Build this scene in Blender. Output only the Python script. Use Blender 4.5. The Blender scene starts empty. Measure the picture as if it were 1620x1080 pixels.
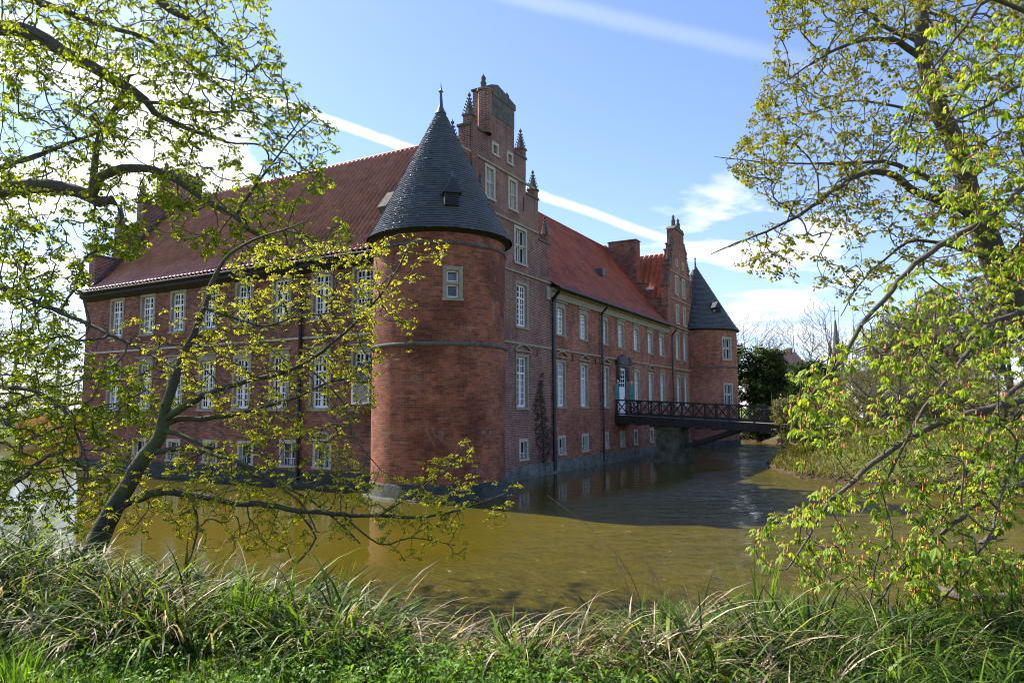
import bpy, math, random
import numpy as np
from mathutils import Vector, Matrix
random.seed(7)
RNG = np.random.default_rng(11)
sc = bpy.context.scene
COL = sc.collection
PI = math.pi
# ------------------------------------------------------------------ camera frame
FPX = 1115.0; PIT = math.radians(5.45); YAW = math.radians(29.4); ROLL = math.radians(-0.2); HC = 3.3
CF = np.array([-math.sin(YAW)*math.cos(PIT), math.cos(YAW)*math.cos(PIT), math.sin(PIT)])
_R = np.array([math.cos(YAW), math.sin(YAW), 0.0]); _U = np.cross(_R, CF)
CR = _R*math.cos(ROLL)+_U*math.sin(ROLL); CU = _U*math.cos(ROLL)-_R*math.sin(ROLL)
CAM = np.array([0, 0, HC])
FH = np.array([-math.sin(YAW), math.cos(YAW)]); RH = np.array([math.cos(YAW), math.sin(YAW)])
def ray(x, y): return CF+CR*((x-810)/FPX)-CU*((y-540)/FPX)
def at_depth(x, y, d): return CAM+ray(x, y)*d
def on_z(x, y, z=0.0):
    r = ray(x, y); return CAM+r*((z-HC)/r[2])
def uv_xy(u, v): return RH*u+FH*v
def ground_at(x, depth, z=0.0):
    """point on the ground seen in picture column x, 'depth' metres away"""
    p = uv_xy((x-810)/FPX*depth, depth); return (float(p[0]), float(p[1]), z)

# ------------------------------------------------------------------ helpers
def tag(o, label=None, cat=None, group=None, kind=None):
    if label: o['label'] = label
    if cat: o['category'] = cat
    if group: o['group'] = group
    if kind: o['kind'] = kind
    return o
def empty(name, loc=(0, 0, 0), rz=0.0):
    o = bpy.data.objects.new(name, None); COL.objects.link(o)
    o.location = loc; o.rotation_euler = (0, 0, rz); o.empty_display_size = 0.3
    return o
def np_mesh(name, V, faces_idx, nper, mats=(), mat_idx=None, smooth=False, uv=None):
    """V (n,3); faces_idx (m, nper)"""
    me = bpy.data.meshes.new(name)
    V = np.asarray(V, dtype=np.float32); Fx = np.asarray(faces_idx, dtype=np.int32)
    me.vertices.add(len(V)); me.vertices.foreach_set('co', V.ravel())
    m = len(Fx)
    me.loops.add(m*nper); me.loops.foreach_set('vertex_index', Fx.ravel())
    me.polygons.add(m); me.polygons.foreach_set('loop_start', np.arange(m, dtype=np.int32)*nper)
    try: me.polygons.foreach_set('loop_total', np.full(m, nper, dtype=np.int32))
    except Exception: pass
    for mt in mats: me.materials.append(mt)
    if mat_idx is not None: me.polygons.foreach_set('material_index', np.asarray(mat_idx, dtype=np.int32))
    me.update(calc_edges=True)
    if smooth: me.polygons.foreach_set('use_smooth', np.ones(m, dtype=bool))
    if uv is not None:
        l = me.uv_layers.new(name='UVMap'); l.data.foreach_set('uv', np.asarray(uv, dtype=np.float32)[Fx.ravel()].ravel())
    me.validate(); me.update()
    return me
def link(name, me, parent=None, loc=(0, 0, 0), rz=0.0):
    o = bpy.data.objects.new(name, me); COL.objects.link(o)
    o.location = loc; o.rotation_euler = (0, 0, rz)
    if parent is not None: o.parent = parent
    return o
def wloc(o):
    v = Vector((0, 0, 0))
    while o is not None:
        v = v+Vector(o.location); o = o.parent
    return v
class MB:
    def __init__(s): s.v = []; s.f = []; s.m = []; s.sm = []
    def add(s, vs, fs, m=0, sm=False):
        b = len(s.v); s.v += [tuple(map(float, p)) for p in vs]
        s.f += [tuple(b+i for i in f) for f in fs]; s.m += [m]*len(fs); s.sm += [sm]*len(fs)
    def box(s, x0, x1, y0, y1, z0, z1, m=0):
        s.add([(x0, y0, z0), (x1, y0, z0), (x1, y1, z0), (x0, y1, z0), (x0, y0, z1), (x1, y0, z1), (x1, y1, z1), (x0, y1, z1)],
              [(0, 3, 2, 1), (4, 5, 6, 7), (0, 1, 5, 4), (1, 2, 6, 5), (2, 3, 7, 6), (3, 0, 4, 7)], m)
    def bar(s, a, b, w, h, m=0, up=(0, 0, 1)):
        a = Vector(a); b = Vector(b); t = (b-a).normalized(); u = Vector(up)
        r = t.cross(u)
        if r.length < 1e-4: r = t.cross(Vector((1, 0, 0)))
        r.normalize(); u = r.cross(t).normalized()
        vs = []
        for p in (a, b):
            for sx, sz in ((-1, -1), (1, -1), (1, 1), (-1, 1)): vs.append(p+r*(sx*w/2)+u*(sz*h/2))
        s.add(vs, [(0, 1, 2, 3), (7, 6, 5, 4), (0, 4, 5, 1), (1, 5, 6, 2), (2, 6, 7, 3), (3, 7, 4, 0)], m)
    def tube(s, pts, rads, n=8, m=0, cap=True):
        pts = [Vector(p) for p in pts]
        if not hasattr(rads, '__len__'): rads = [rads]*len(pts)
        vs = []; ref = Vector((0.31, 0.17, 0.93)); 
        for i, p in enumerate(pts):
            t = (pts[min(i+1, len(pts)-1)]-pts[max(i-1, 0)]).normalized()
            a = t.cross(ref)
            if a.length < 0.2: a = t.cross(Vector((1, 0, 0)))
            a.normalize(); b = t.cross(a)
            for k in range(n):
                q = 2*PI*k/n; vs.append(p+(a*math.cos(q)+b*math.sin(q))*rads[i])
        fs = []
        for i in range(len(pts)-1):
            for k in range(n): fs.append((i*n+k, i*n+(k+1) % n, (i+1)*n+(k+1) % n, (i+1)*n+k))
        s.add(vs, fs, m, True)
        if cap: s.add([vs[k] for k in range(n)], [tuple(range(n))], m); s.add([vs[-n+k] for k in range(n)], [tuple(reversed(range(n)))], m)
    def lathe(s, cx, cy, prof, n=24, m=0, sm=True, a0=0.0):
        vs = []; fs = []
        for (r, z) in prof:
            for k in range(n):
                q = a0+2*PI*k/n; vs.append((cx+r*math.cos(q), cy+r*math.sin(q), z))
        for i in range(len(prof)-1):
            for k in range(n): fs.append((i*n+k, i*n+(k+1) % n, (i+1)*n+(k+1) % n, (i+1)*n+k))
        s.add(vs, fs, m, sm)
    def prism(s, poly, axis, a, b, m=0):
        """poly 2D extruded along axis 'x','y','z' from a to b"""
        def P(p, t):
            if axis == 'x': return (t, p[0], p[1])
            if axis == 'y': return (p[0], t, p[1])
            return (p[0], p[1], t)
        n = len(poly)
        s.add([P(p, a) for p in poly]+[P(p, b) for p in poly],
              [tuple(range(n)), tuple(reversed(range(n, 2*n)))]+[(i, i+n, (i+1) % n+n, (i+1) % n) for i in range(n)], m)
    def mesh(s, name, mats, off=(0, 0, 0)):
        me = bpy.data.meshes.new(name)
        ox, oy, oz = off
        me.from_pydata([(a-ox, b-oy, c-oz) for a, b, c in s.v], [], s.f)
        for mt in (mats if isinstance(mats, (list, tuple)) else [mats]): me.materials.append(mt)
        me.polygons.foreach_set('material_index', s.m); me.polygons.foreach_set('use_smooth', s.sm)
        me.update(); fix_normals(me); box_uv(me, off)
        return me
    def build(s, name, mats, parent=None):
        off = wloc(parent) if parent is not None else Vector((0, 0, 0))
        return link(name, s.mesh(name, mats, off), parent)
def fix_normals(me):
    import bmesh
    b = bmesh.new(); b.from_mesh(me); bmesh.ops.recalc_face_normals(b, faces=b.faces); b.to_mesh(me); b.free()
def box_uv(me, off=(0, 0, 0)):
    nl = len(me.loops); nv = len(me.vertices); npo = len(me.polygons)
    co = np.empty(nv*3, np.float32); me.vertices.foreach_get('co', co); co = co.reshape(-1, 3)+np.array(off, dtype=np.float32)
    li = np.empty(nl, np.int32); me.loops.foreach_get('vertex_index', li)
    nr = np.empty(npo*3, np.float32); me.polygons.foreach_get('normal', nr); nr = np.abs(nr.reshape(-1, 3))
    lt = np.empty(npo, np.int32); me.polygons.foreach_get('loop_total', lt)
    ax = np.repeat(np.argmax(nr, axis=1), lt); c = co[li]
    uv = np.where((ax == 0)[:, None], c[:, [1, 2]], np.where((ax == 1)[:, None], c[:, [0, 2]], c[:, [0, 1]]))
    l = me.uv_layers.new(name='UVMap'); l.data.foreach_set('uv', uv.astype(np.float32).ravel())

# ------------------------------------------------------------------ materials
def new_mat(name):
    m = bpy.data.materials.new(name); m.use_nodes = True
    nt = m.node_tree; b = nt.nodes['Principled BSDF']
    return m, nt, b
def N(nt, t, **kw):
    n = nt.nodes.new(t)
    for k, v in kw.items(): setattr(n, k, v)
    return n
def ramp(nt, fac, stops):
    r = N(nt, 'ShaderNodeValToRGB'); el = r.color_ramp.elements
    while len(el) < len(stops): el.new(0.5)
    for e, (p, c) in zip(el, stops):
        e.position = p; e.color = (c[0], c[1], c[2], 1) if hasattr(c, '__len__') else (c, c, c, 1)
    nt.links.new(fac, r.inputs[0]); return r.outputs[0]
def mixc(nt, fac, a, b, mode='MIX'):
    m = N(nt, 'ShaderNodeMix', data_type='RGBA', blend_type=mode)
    for s, v in ((m.inputs[0], fac), (m.inputs[6], a), (m.inputs[7], b)):
        if isinstance(v, bpy.types.NodeSocket): nt.links.new(v, s)
        elif hasattr(v, '__len__'): s.default_value = (v[0], v[1], v[2], 1)
        else: s.default_value = v
    return m.outputs[2]
def noise(nt, vec, scale, detail=4, rough=0.55, dist=0.0):
    n = N(nt, 'ShaderNodeTexNoise'); n.inputs['Scale'].default_value = scale; n.inputs['Detail'].default_value = detail
    n.inputs['Roughness'].default_value = rough; n.inputs['Distortion'].default_value = dist
    if vec is not None: nt.links.new(vec, n.inputs['Vector'])
    return n.outputs['Fac']
def coord(nt, which='Object', scale=None):
    t = N(nt, 'ShaderNodeTexCoord').outputs[which]
    if scale is not None:
        m = N(nt, 'ShaderNodeMapping'); m.inputs['Scale'].default_value = scale; nt.links.new(t, m.inputs[0]); t = m.outputs[0]
    return t
def geo_pos(nt, scale=None):
    t = N(nt, 'ShaderNodeNewGeometry').outputs['Position']
    if scale is not None:
        m = N(nt, 'ShaderNodeMapping'); m.inputs['Scale'].default_value = scale; nt.links.new(t, m.inputs[0]); t = m.outputs[0]
    return t
def bump(nt, b, h, strength=0.4, dist=0.02):
    n = N(nt, 'ShaderNodeBump'); n.inputs['Strength'].default_value = strength; n.inputs['Distance'].default_value = dist
    nt.links.new(h, n.inputs['Height']); nt.links.new(n.outputs[0], b.inputs['Normal']); return n
def brick_mat(name, c1, c2, mortar, pale=0.0, dark=0.5, purple=0.0, msize=0.010, tonemix=0.9):
    m, nt, b = new_mat(name)
    uv = coord(nt, 'UV'); pos = geo_pos(nt)
    br = N(nt, 'ShaderNodeTexBrick'); nt.links.new(uv, br.inputs['Vector'])
    for k, v in (('Scale', 1.0), ('Mortar Size', msize), ('Mortar Smooth', 0.25), ('Bias', -0.1), ('Brick Width', 0.27), ('Row Height', 0.085)): br.inputs[k].default_value = v
    for k, v in (('Color1', c1), ('Color2', c2), ('Mortar', mortar)): br.inputs[k].default_value = (*v, 1)
    # every brick its own tone
    su = N(nt, 'ShaderNodeSeparateXYZ'); nt.links.new(uv, su.inputs[0])
    def mm(op, a, b_=None):
        n = N(nt, 'ShaderNodeMath', operation=op)
        for k, v in enumerate((a, b_)):
            if v is None: continue
            if isinstance(v, bpy.types.NodeSocket): nt.links.new(v, n.inputs[k])
            else: n.inputs[k].default_value = v
        return n.outputs[0]
    row = mm('FLOOR', mm('DIVIDE', su.outputs[1], 0.085)); colu = mm('FLOOR', mm('ADD', mm('DIVIDE', su.outputs[0], 0.27), mm('MULTIPLY', mm('MODULO', row, 2.0), 0.5)))
    cx_ = N(nt, 'ShaderNodeCombineXYZ'); nt.links.new(colu, cx_.inputs[0]); nt.links.new(row, cx_.inputs[1])
    wn = N(nt, 'ShaderNodeTexWhiteNoise', noise_dimensions='2D'); nt.links.new(cx_.outputs[0], wn.inputs['Vector'])
    tone = ramp(nt, wn.outputs['Value'], [(0.0, (0.28, 0.36, 0.42)), (0.16, (0.42, 0.48, 0.52)), (0.24, (0.8, 0.85, 0.9)), (0.62, (1.05, 1.0, 1.0)), (0.88, (1.2, 1.3, 1.25)), (1.0, (1.4, 1.6, 1.6))])
    inv0 = mm('SUBTRACT', 1.0, br.outputs['Fac'])
    col = mixc(nt, mm('MULTIPLY', inv0, tonemix), br.outputs[0], mixc(nt, 1.0, br.outputs[0], tone, 'MULTIPLY'))
    big = noise(nt, pos, 0.45, 5, 0.6)
    col = mixc(nt, ramp(nt, big, [(0.45, 0.0), (0.57, dark)]), col, mixc(nt, 1.0, col, (0.42, 0.36, 0.36), 'MULTIPLY'))
    mot = noise(nt, geo_pos(nt, (1, 1, 0.9)), 2.0, 7, 0.72)
    col = mixc(nt, ramp(nt, mot, [(0.47, 0.0), (0.62, 0.55)]), col, mixc(nt, 1.0, col, (0.50, 0.45, 0.45), 'MULTIPLY'))
    col = mixc(nt, ramp(nt, noise(nt, pos, 0.9, 5, 0.65), [(0.54, 0.0), (0.64, 0.6)]), col, mixc(nt, 1.0, col, (1.35, 1.25, 1.15), 'MULTIPLY'))
    strk = noise(nt, geo_pos(nt, (1.1, 1.1, 0.22)), 1.0, 4, 0.6, 0.4)
    col = mixc(nt, ramp(nt, strk, [(0.52, 0.0), (0.72, 0.55)]), col, mixc(nt, 1.0, col, (0.48, 0.42, 0.42), 'MULTIPLY'))
    if purple > 0:
        pn = noise(nt, geo_pos(nt, (0.25, 0.25, 0.35)), 1.3, 3)
        col = mixc(nt, ramp(nt, pn, [(0.40, 0.0), (0.60, purple)]), col, mixc(nt, 1.0, col, (0.75, 0.66, 0.90), 'MULTIPLY'))
    if pale > 0:
        pn = noise(nt, geo_pos(nt, (0.8, 0.8, 1.0)), 1.1, 6, 0.7, 0.6)
        col = mixc(nt, ramp(nt, pn, [(0.60, 0.0), (0.70, pale)]), col, (0.46, 0.36, 0.30))
    # damp base just above the water line
    sp = N(nt, 'ShaderNodeSeparateXYZ'); nt.links.new(pos, sp.inputs[0])
    ad = N(nt, 'ShaderNodeMath', operation='MULTIPLY_ADD'); nt.links.new(noise(nt, pos, 1.3, 4), ad.inputs[0]); ad.inputs[1].default_value = 1.6; nt.links.new(sp.outputs[2], ad.inputs[2])
    col = mixc(nt, ramp(nt, ad.outputs[0], [(0.55/1.0 if False else 0.75, 0.55), (1.0, 0.0)]), col, (0.07, 0.07, 0.045))
    nt.links.new(col, b.inputs['Base Color']); b.inputs['Roughness'].default_value = 0.9
    inv = N(nt, 'ShaderNodeMath', operation='SUBTRACT'); inv.inputs[0].default_value = 1.0; nt.links.new(br.outputs['Fac'], inv.inputs[1])
    bump(nt, b, inv.outputs[0], 0.5, 0.012)
    return m
def plain(name, c, c2=None, scale=3.0, rough=0.8, metal=0.0, bs=0.0, spec=0.5, stretch=None):
    m, nt, b = new_mat(name)
    pos = geo_pos(nt, stretch)
    if c2 is not None:
        n = noise(nt, pos, scale, 6, 0.6)
        nt.links.new(ramp(nt, n, [(0.35, c), (0.65, c2)]), b.inputs['Base Color'])
        if bs > 0: bump(nt, b, noise(nt, pos, scale*4, 5), bs, 0.03)
    else: b.inputs['Base Color'].default_value = (*c, 1)
    b.inputs['Roughness'].default_value = rough; b.inputs['Metallic'].default_value = metal
    b.inputs['Specular IOR Level'].default_value = spec
    return m
def leaf_mat(name, c1, c2, c3=None, trans=0.55, scale=6.0, spec=0.18):
    m, nt, b = new_mat(name)
    pos = geo_pos(nt); n = noise(nt, pos, scale, 2, 0.5)
    rnd = N(nt, 'ShaderNodeNewGeometry').outputs['Random Per Island']
    q = N(nt, 'ShaderNodeMath', operation='MULTIPLY_ADD'); nt.links.new(rnd, q.inputs[0]); q.inputs[1].default_value = 0.62; nt.links.new(n, q.inputs[2])
    q2 = N(nt, 'ShaderNodeMath', operation='SUBTRACT'); nt.links.new(q.outputs[0], q2.inputs[0]); q2.inputs[1].default_value = 0.31; n = q2.outputs[0]
    st = [(0.20, tuple(v*.55 for v in c1)), (0.36, c1), (0.62, c2)]
    if c3: st.append((0.80, c3))
    col = ramp(nt, n, st)
    nt.links.new(col, b.inputs['Base Color']); b.inputs['Roughness'].default_value = 0.45
    b.inputs['Specular IOR Level'].default_value = spec
    tr = N(nt, 'ShaderNodeBsdfTranslucent')
    tc = mixc(nt, 1.0, col, (1.5, 1.45, 0.55), 'MULTIPLY'); nt.links.new(tc, tr.inputs['Color'])
    mx = N(nt, 'ShaderNodeMixShader'); mx.inputs[0].default_value = trans
    nt.links.new(b.outputs[0], mx.inputs[1]); nt.links.new(tr.outputs[0], mx.inputs[2])
    nt.links.new(mx.outputs[0], nt.nodes['Material Output'].inputs['Surface'])
    return m
M = {}
M['brick_tower'] = brick_mat('brick_tower', (0.44, 0.118, 0.044), (0.30, 0.084, 0.037), (0.27, 0.185, 0.125), pale=0.45, dark=0.85, msize=0.010, tonemix=0.6)
M['brick_gable'] = brick_mat('brick_gable', (0.34, 0.115, 0.060), (0.22, 0.076, 0.048), (0.44, 0.35, 0.27), pale=0.14, dark=0.5, purple=0.25, msize=0.014, tonemix=0.6)
M['brick_front'] = brick_mat('brick_front', (0.56, 0.160, 0.062), (0.36, 0.108, 0.052), (0.42, 0.30, 0.22), pale=0.4, dark=0.5, purple=0.3, tonemix=0.7)
M['brick_wing'] = brick_mat('brick_wing', (0.38, 0.118, 0.055), (0.25, 0.084, 0.044), (0.28, 0.21, 0.15), pale=0.10, dark=0.5, purple=0.2)
M['stone'] = plain('sandstone', (0.42, 0.355, 0.235), (0.27, 0.235, 0.165), 4.0, 0.9, bs=0.3)
M['stone_pale'] = plain('pale_stone', (0.58, 0.53, 0.40), (0.42, 0.37, 0.28), 5.0, 0.9, bs=0.25)
M['stone_dark'] = plain('weathered_stone', (0.17, 0.155, 0.125), (0.08, 0.075, 0.065), 5.0, 0.95, bs=0.4)
M['plinth'] = plain('plinth_stone', (0.09, 0.086, 0.070), (0.03, 0.036, 0.022), 2.6, 0.9, bs=0.6)
M['plinth_front'] = plain('front_plinth_stone', (0.25, 0.235, 0.19), (0.10, 0.10, 0.07), 2.4, 0.9, bs=0.6)
M['white'] = plain('white_paint', (0.93, 0.91, 0.87), (0.86, 0.84, 0.80), 2.0, 0.5)
M['black'] = plain('black_metal', (0.018, 0.019, 0.022), (0.03, 0.032, 0.035), 3.0, 0.45)
M['soffit'] = plain('dark_timber', (0.022, 0.018, 0.016), (0.035, 0.028, 0.024), 3.0, 0.8)
M['bridge_wood'] = plain('dark_bridge_timber', (0.016, 0.012, 0.010), (0.045, 0.034, 0.027), 5.0, 0.6, bs=0.2)
M['deck'] = plain('deck_timber', (0.20, 0.17, 0.14), (0.12, 0.10, 0.085), 5.0, 0.8)
M['lead'] = plain('lead', (0.06, 0.08, 0.10), (0.13, 0.16, 0.18), 4.0, 0.45, 0.4)
def glass_mat():
    m, nt, b = new_mat('window_glass')
    r = N(nt, 'ShaderNodeObjectInfo').outputs['Random']
    n = noise(nt, geo_pos(nt), 1.7, 3)
    c = mixc(nt, ramp(nt, r, [(0.45, 0.0), (0.95, 0.8)]), (0.010, 0.011, 0.013), ramp(nt, n, [(0.40, (0.03, 0.03, 0.03)), (0.55, (0.20, 0.19, 0.17))]))
    nt.links.new(c, b.inputs['Base Color'])
    b.inputs['Roughness'].default_value = 0.05; b.inputs['IOR'].default_value = 1.55
    bump(nt, b, noise(nt, geo_pos(nt), 2.2, 1), 0.25, 0.06)
    return m
M['glass'] = glass_mat()
def tile_mat(name, c1, c2, c3, w, h, rough=0.6, bands=0.0, sb=0.0):
    m, nt, b = new_mat(name)
    uv = coord(nt, 'UV')
    br = N(nt, 'ShaderNodeTexBrick'); br.offset = 0.5 if sb > 0 else 0.0; nt.links.new(uv, br.inputs['Vector'])
    for k, v in (('Scale', 1.0), ('Mortar Size', sb), ('Bias', 0.0), ('Brick Width', w), ('Row Height', h)): br.inputs[k].default_value = v
    br.inputs['Color1'].default_value = (*c1, 1); br.inputs['Color2'].default_value = (*c2, 1); br.inputs['Mortar'].default_value = (c1[0]*.3, c1[1]*.3, c1[2]*.3, 1)
    n = noise(nt, geo_pos(nt), 0.5, 6, 0.65)
    lch = noise(nt, geo_pos(nt), 2.3, 8, 0.75)
    base_ = mixc(nt, ramp(nt, lch, [(0.58, 0.0), (0.70, 0.55)]), br.outputs[0], (0.13, 0.125, 0.095))
    col = mixc(nt, ramp(nt, n, [(0.45, 0.0), (0.62, 0.8)]), base_, mixc(nt, 1.0, br.outputs[0], c3, 'MULTIPLY'))
    n2 = noise(nt, coord(nt, 'UV', (0.35, 1.0, 1.0)), 1.6, 6, 0.7)
    col = mixc(nt, ramp(nt, n2, [(0.50, 0.0), (0.66, bands)]), col, mixc(nt, 1.0, col, (0.45, 0.42, 0.40), 'MULTIPLY'))
    nt.links.new(col, b.inputs['Base Color']); b.inputs['Roughness'].default_value = rough
    return m
M['pantile'] = tile_mat('clay_pantile', (0.48, 0.18, 0.115), (0.34, 0.118, 0.08), (0.66, 0.62, 0.62), 0.30, 0.34, 0.30, 0.35)
M['pantile_new'] = tile_mat('orange_pantile', (0.46, 0.19, 0.12), (0.36, 0.13, 0.08), (0.75, 0.7, 0.7), 0.26, 0.36, 0.33, 0.2)
M['plaintile'] = tile_mat('flat_clay_tile', (0.54, 0.115, 0.062), (0.38, 0.085, 0.050), (0.58, 0.58, 0.50), 0.19, 0.17, 0.7, 0.8, 0.006)
def slate_mat():
    m, nt, b = new_mat('slate')
    r = N(nt, 'ShaderNodeNewGeometry').outputs['Random Per Island']
    col = ramp(nt, r, [(0.0, (0.048, 0.056, 0.072)), (0.5, (0.064, 0.074, 0.094)), (1.0, (0.088, 0.098, 0.118))])
    n = noise(nt, geo_pos(nt), 0.9, 5)
    col = mixc(nt, ramp(nt, n, [(0.45, 0.0), (0.65, 0.5)]), col, (0.060, 0.066, 0.050))
    nt.links.new(col, b.inputs['Base Color'])
    nt.links.new(ramp(nt, r, [(0.0, 0.34), (1.0, 0.52)]), b.inputs['Roughness'])
    b.inputs['Specular IOR Level'].default_value = 0.6
    bump(nt, b, noise(nt, geo_pos(nt), 30, 3), 0.15, 0.01)
    return m
M['slate'] = slate_mat(); M['dormer_slate'] = plain('dull_slate', (0.035, 0.042, 0.055), (0.055, 0.062, 0.075), 6, .75, spec=.25)
def bark_mat(name, c1, c2, moss, mossamt=0.6):
    m, nt, b = new_mat(name)
    n = noise(nt, geo_pos(nt), 14, 6, 0.7); col = ramp(nt, n, [(0.35, c1), (0.68, c2)])
    g = noise(nt, geo_pos(nt), 2.6, 4, 0.6)
    col = mixc(nt, ramp(nt, g, [(0.45, 0.0), (0.62, mossamt)]), col, moss)
    nt.links.new(col, b.inputs['Base Color']); b.inputs['Roughness'].default_value = 0.9
    bump(nt, b, noise(nt, geo_pos(nt), 26, 5), 0.6, 0.02)
    return m
M['bark'] = bark_mat('chestnut_bark', (0.055, 0.042, 0.032), (0.15, 0.12, 0.09), (0.085, 0.085, 0.028), 0.5)
M['bark_moss'] = bark_mat('mossy_bark', (0.035, 0.030, 0.018), (0.10, 0.085, 0.05), (0.085, 0.10, 0.020), 0.85)
M['bark_grey'] = bark_mat('grey_bark', (0.10, 0.085, 0.07), (0.20, 0.18, 0.155), (0.10, 0.10, 0.06), 0.3)
M['leaf'] = leaf_mat('chestnut_leaf', (0.19, 0.27, 0.012), (0.34, 0.41, 0.022), (0.46, 0.46, 0.03), 0.58, 5)
M['leaf_b'] = leaf_mat('young_chestnut_leaf', (0.32, 0.38, 0.020), (0.52, 0.52, 0.035), (0.55, 0.42, 0.06), 0.55, 6)
M['leaf_c'] = leaf_mat('fresh_chestnut_leaf', (0.18, 0.28, 0.028), (0.33, 0.45, 0.060), (0.44, 0.45, 0.05), 0.5, 4)
M['leaf_o'] = leaf_mat('olive_chestnut_leaf', (0.19, 0.23, 0.018), (0.32, 0.34, 0.03), (0.36, 0.28, 0.04), 0.5, 5)
M['bud'] = plain('orange_bud', (0.50, 0.15, 0.025), (0.30, 0.10, 0.03), 20.0, 0.6)
M['bud_b'] = plain('green_bud', (0.12, 0.09, 0.02), (0.16, 0.14, 0.03), 20.0, 0.6)
M['sedge'] = leaf_mat('sedge_blade', (0.015, 0.038, 0.005), (0.062, 0.125, 0.012), (0.21, 0.31, 0.032), 0.42, 3)
M['sedge_bright'] = leaf_mat('iris_blade', (0.09, 0.19, 0.015), (0.17, 0.30, 0.022), None, 0.45, 4)
M['straw'] = leaf_mat('dry_blade', (0.09, 0.065, 0.038), (0.32, 0.24, 0.14), (0.66, 0.54, 0.37), 0.25, 4)
M['lawn'] = leaf_mat('lawn_blade', (0.13, 0.27, 0.014), (0.24, 0.42, 0.022), (0.34, 0.48, 0.035), 0.4, 2)
M['nettle'] = leaf_mat('herb_leaf', (0.07, 0.16, 0.014), (0.14, 0.27, 0.022), (0.20, 0.33, 0.04), 0.4, 4)
M['yew'] = leaf_mat('evergreen', (0.022, 0.045, 0.014), (0.055, 0.095, 0.020), (0.15, 0.18, 0.03), 0.2, 0.6)
M['olive'] = leaf_mat('budding_shrub', (0.11, 0.11, 0.03), (0.19, 0.18, 0.05), (0.26, 0.24, 0.08), 0.35, 1.2)
M['palegreen'] = leaf_mat('willow_leaf', (0.13, 0.20, 0.05), (0.22, 0.30, 0.09), None, 0.4, 0.6)
M['brownleaf'] = leaf_mat('budding_wood', (0.12, 0.10, 0.055), (0.17, 0.16, 0.07), (0.15, 0.19, 0.05), 0.3, 0.3)
M['reed'] = leaf_mat('dead_reed', (0.24, 0.14, 0.07), (0.36, 0.24, 0.13), None, 0.3, 2)

# ------------------------------------------------------------------ sun, sky, camera
SUN_AZ = math.radians(84.0); SUN_EL = math.radians(48.5)     # azimuth counter-clockwise from +Y
sdir = Vector((-math.sin(SUN_AZ)*math.cos(SUN_EL), math.cos(SUN_AZ)*math.cos(SUN_EL), math.sin(SUN_EL)))
ld = bpy.data.lights.new('sun', 'SUN'); ld.energy = 4.7; ld.angle = math.radians(0.5); ld.color = (1.0, 0.94, 0.84)
lo = bpy.data.objects.new('sun', ld); COL.objects.link(lo); lo.rotation_euler = sdir.to_track_quat('Z', 'Y').to_euler(); lo.location = sdir*60
w = bpy.data.worlds.new('World'); sc.world = w; w.use_nodes = True
nt = w.node_tree; bg = nt.nodes['Background']
sky = N(nt, 'ShaderNodeTexSky', sky_type='NISHITA'); sky.sun_disc = False
sky.sun_elevation = SUN_EL; sky.sun_rotation = -SUN_AZ
sky.air_density = 1.0; sky.dust_density = 0.4; sky.ozone_density = 2.0; sky.altitude = 50
d = N(nt, 'ShaderNodeTexCoord').outputs['Generated']
def dotn(v):
    n = N(nt, 'ShaderNodeVectorMath', operation='DOT_PRODUCT'); nt.links.new(d, n.inputs[0]); n.inputs[1].default_value = tuple(float(q) for q in v); return n.outputs['Value']
def mth(op, a, b=None, c=None, clamp=False):
    n = N(nt, 'ShaderNodeMath', operation=op); n.use_clamp = clamp
    for i, v in enumerate((a, b, c)):
        if v is None: continue
        if isinstance(v, bpy.types.NodeSocket): nt.links.new(v, n.inputs[i])
        else: n.inputs[i].default_value = v
    return n.outputs[0]
def nrm(v): v = np.array(v, float); return v/np.linalg.norm(v)
def smooth_(x, a, b):
    n = N(nt, 'ShaderNodeMapRange', interpolation_type='SMOOTHSTEP'); nt.links.new(x, n.inputs[0])
    n.inputs[1].default_value = a; n.inputs[2].default_value = b; return n.outputs[0]
# cloud layer: noise on the plane of the cloud deck
sp = N(nt, 'ShaderNodeSeparateXYZ'); nt.links.new(d, sp.inputs[0])
zz = mth('MAXIMUM', mth('ADD', sp.outputs[2], 0.10), 0.02)
cb = N(nt, 'ShaderNodeCombineXYZ'); nt.links.new(mth('DIVIDE', sp.outputs[0], zz), cb.inputs[0]); nt.links.new(mth('DIVIDE', sp.outputs[1], zz), cb.inputs[1])
cn = noise(nt, cb.outputs[0], 1.25, 8, 0.56, 0.3)
mr = smooth_(dotn(nrm(ray(1180, 470))), 0.970, 0.996)       # bank of cloud low on the right
ml = smooth_(dotn(nrm(ray(10, 330))), 0.88, 1.0)           # bright cloud towards the sun on the left
mk = mth('MAXIMUM', mr, ml)
thr = mth('SUBTRACT', 0.68, mth('MULTIPLY', mk, 0.21))
cl = mth('MULTIPLY', mth('SUBTRACT', cn, thr), 11.0, clamp=True)
cl = mth('MULTIPLY', cl, mth('MAXIMUM', mk, 0.0), clamp=True)
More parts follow.
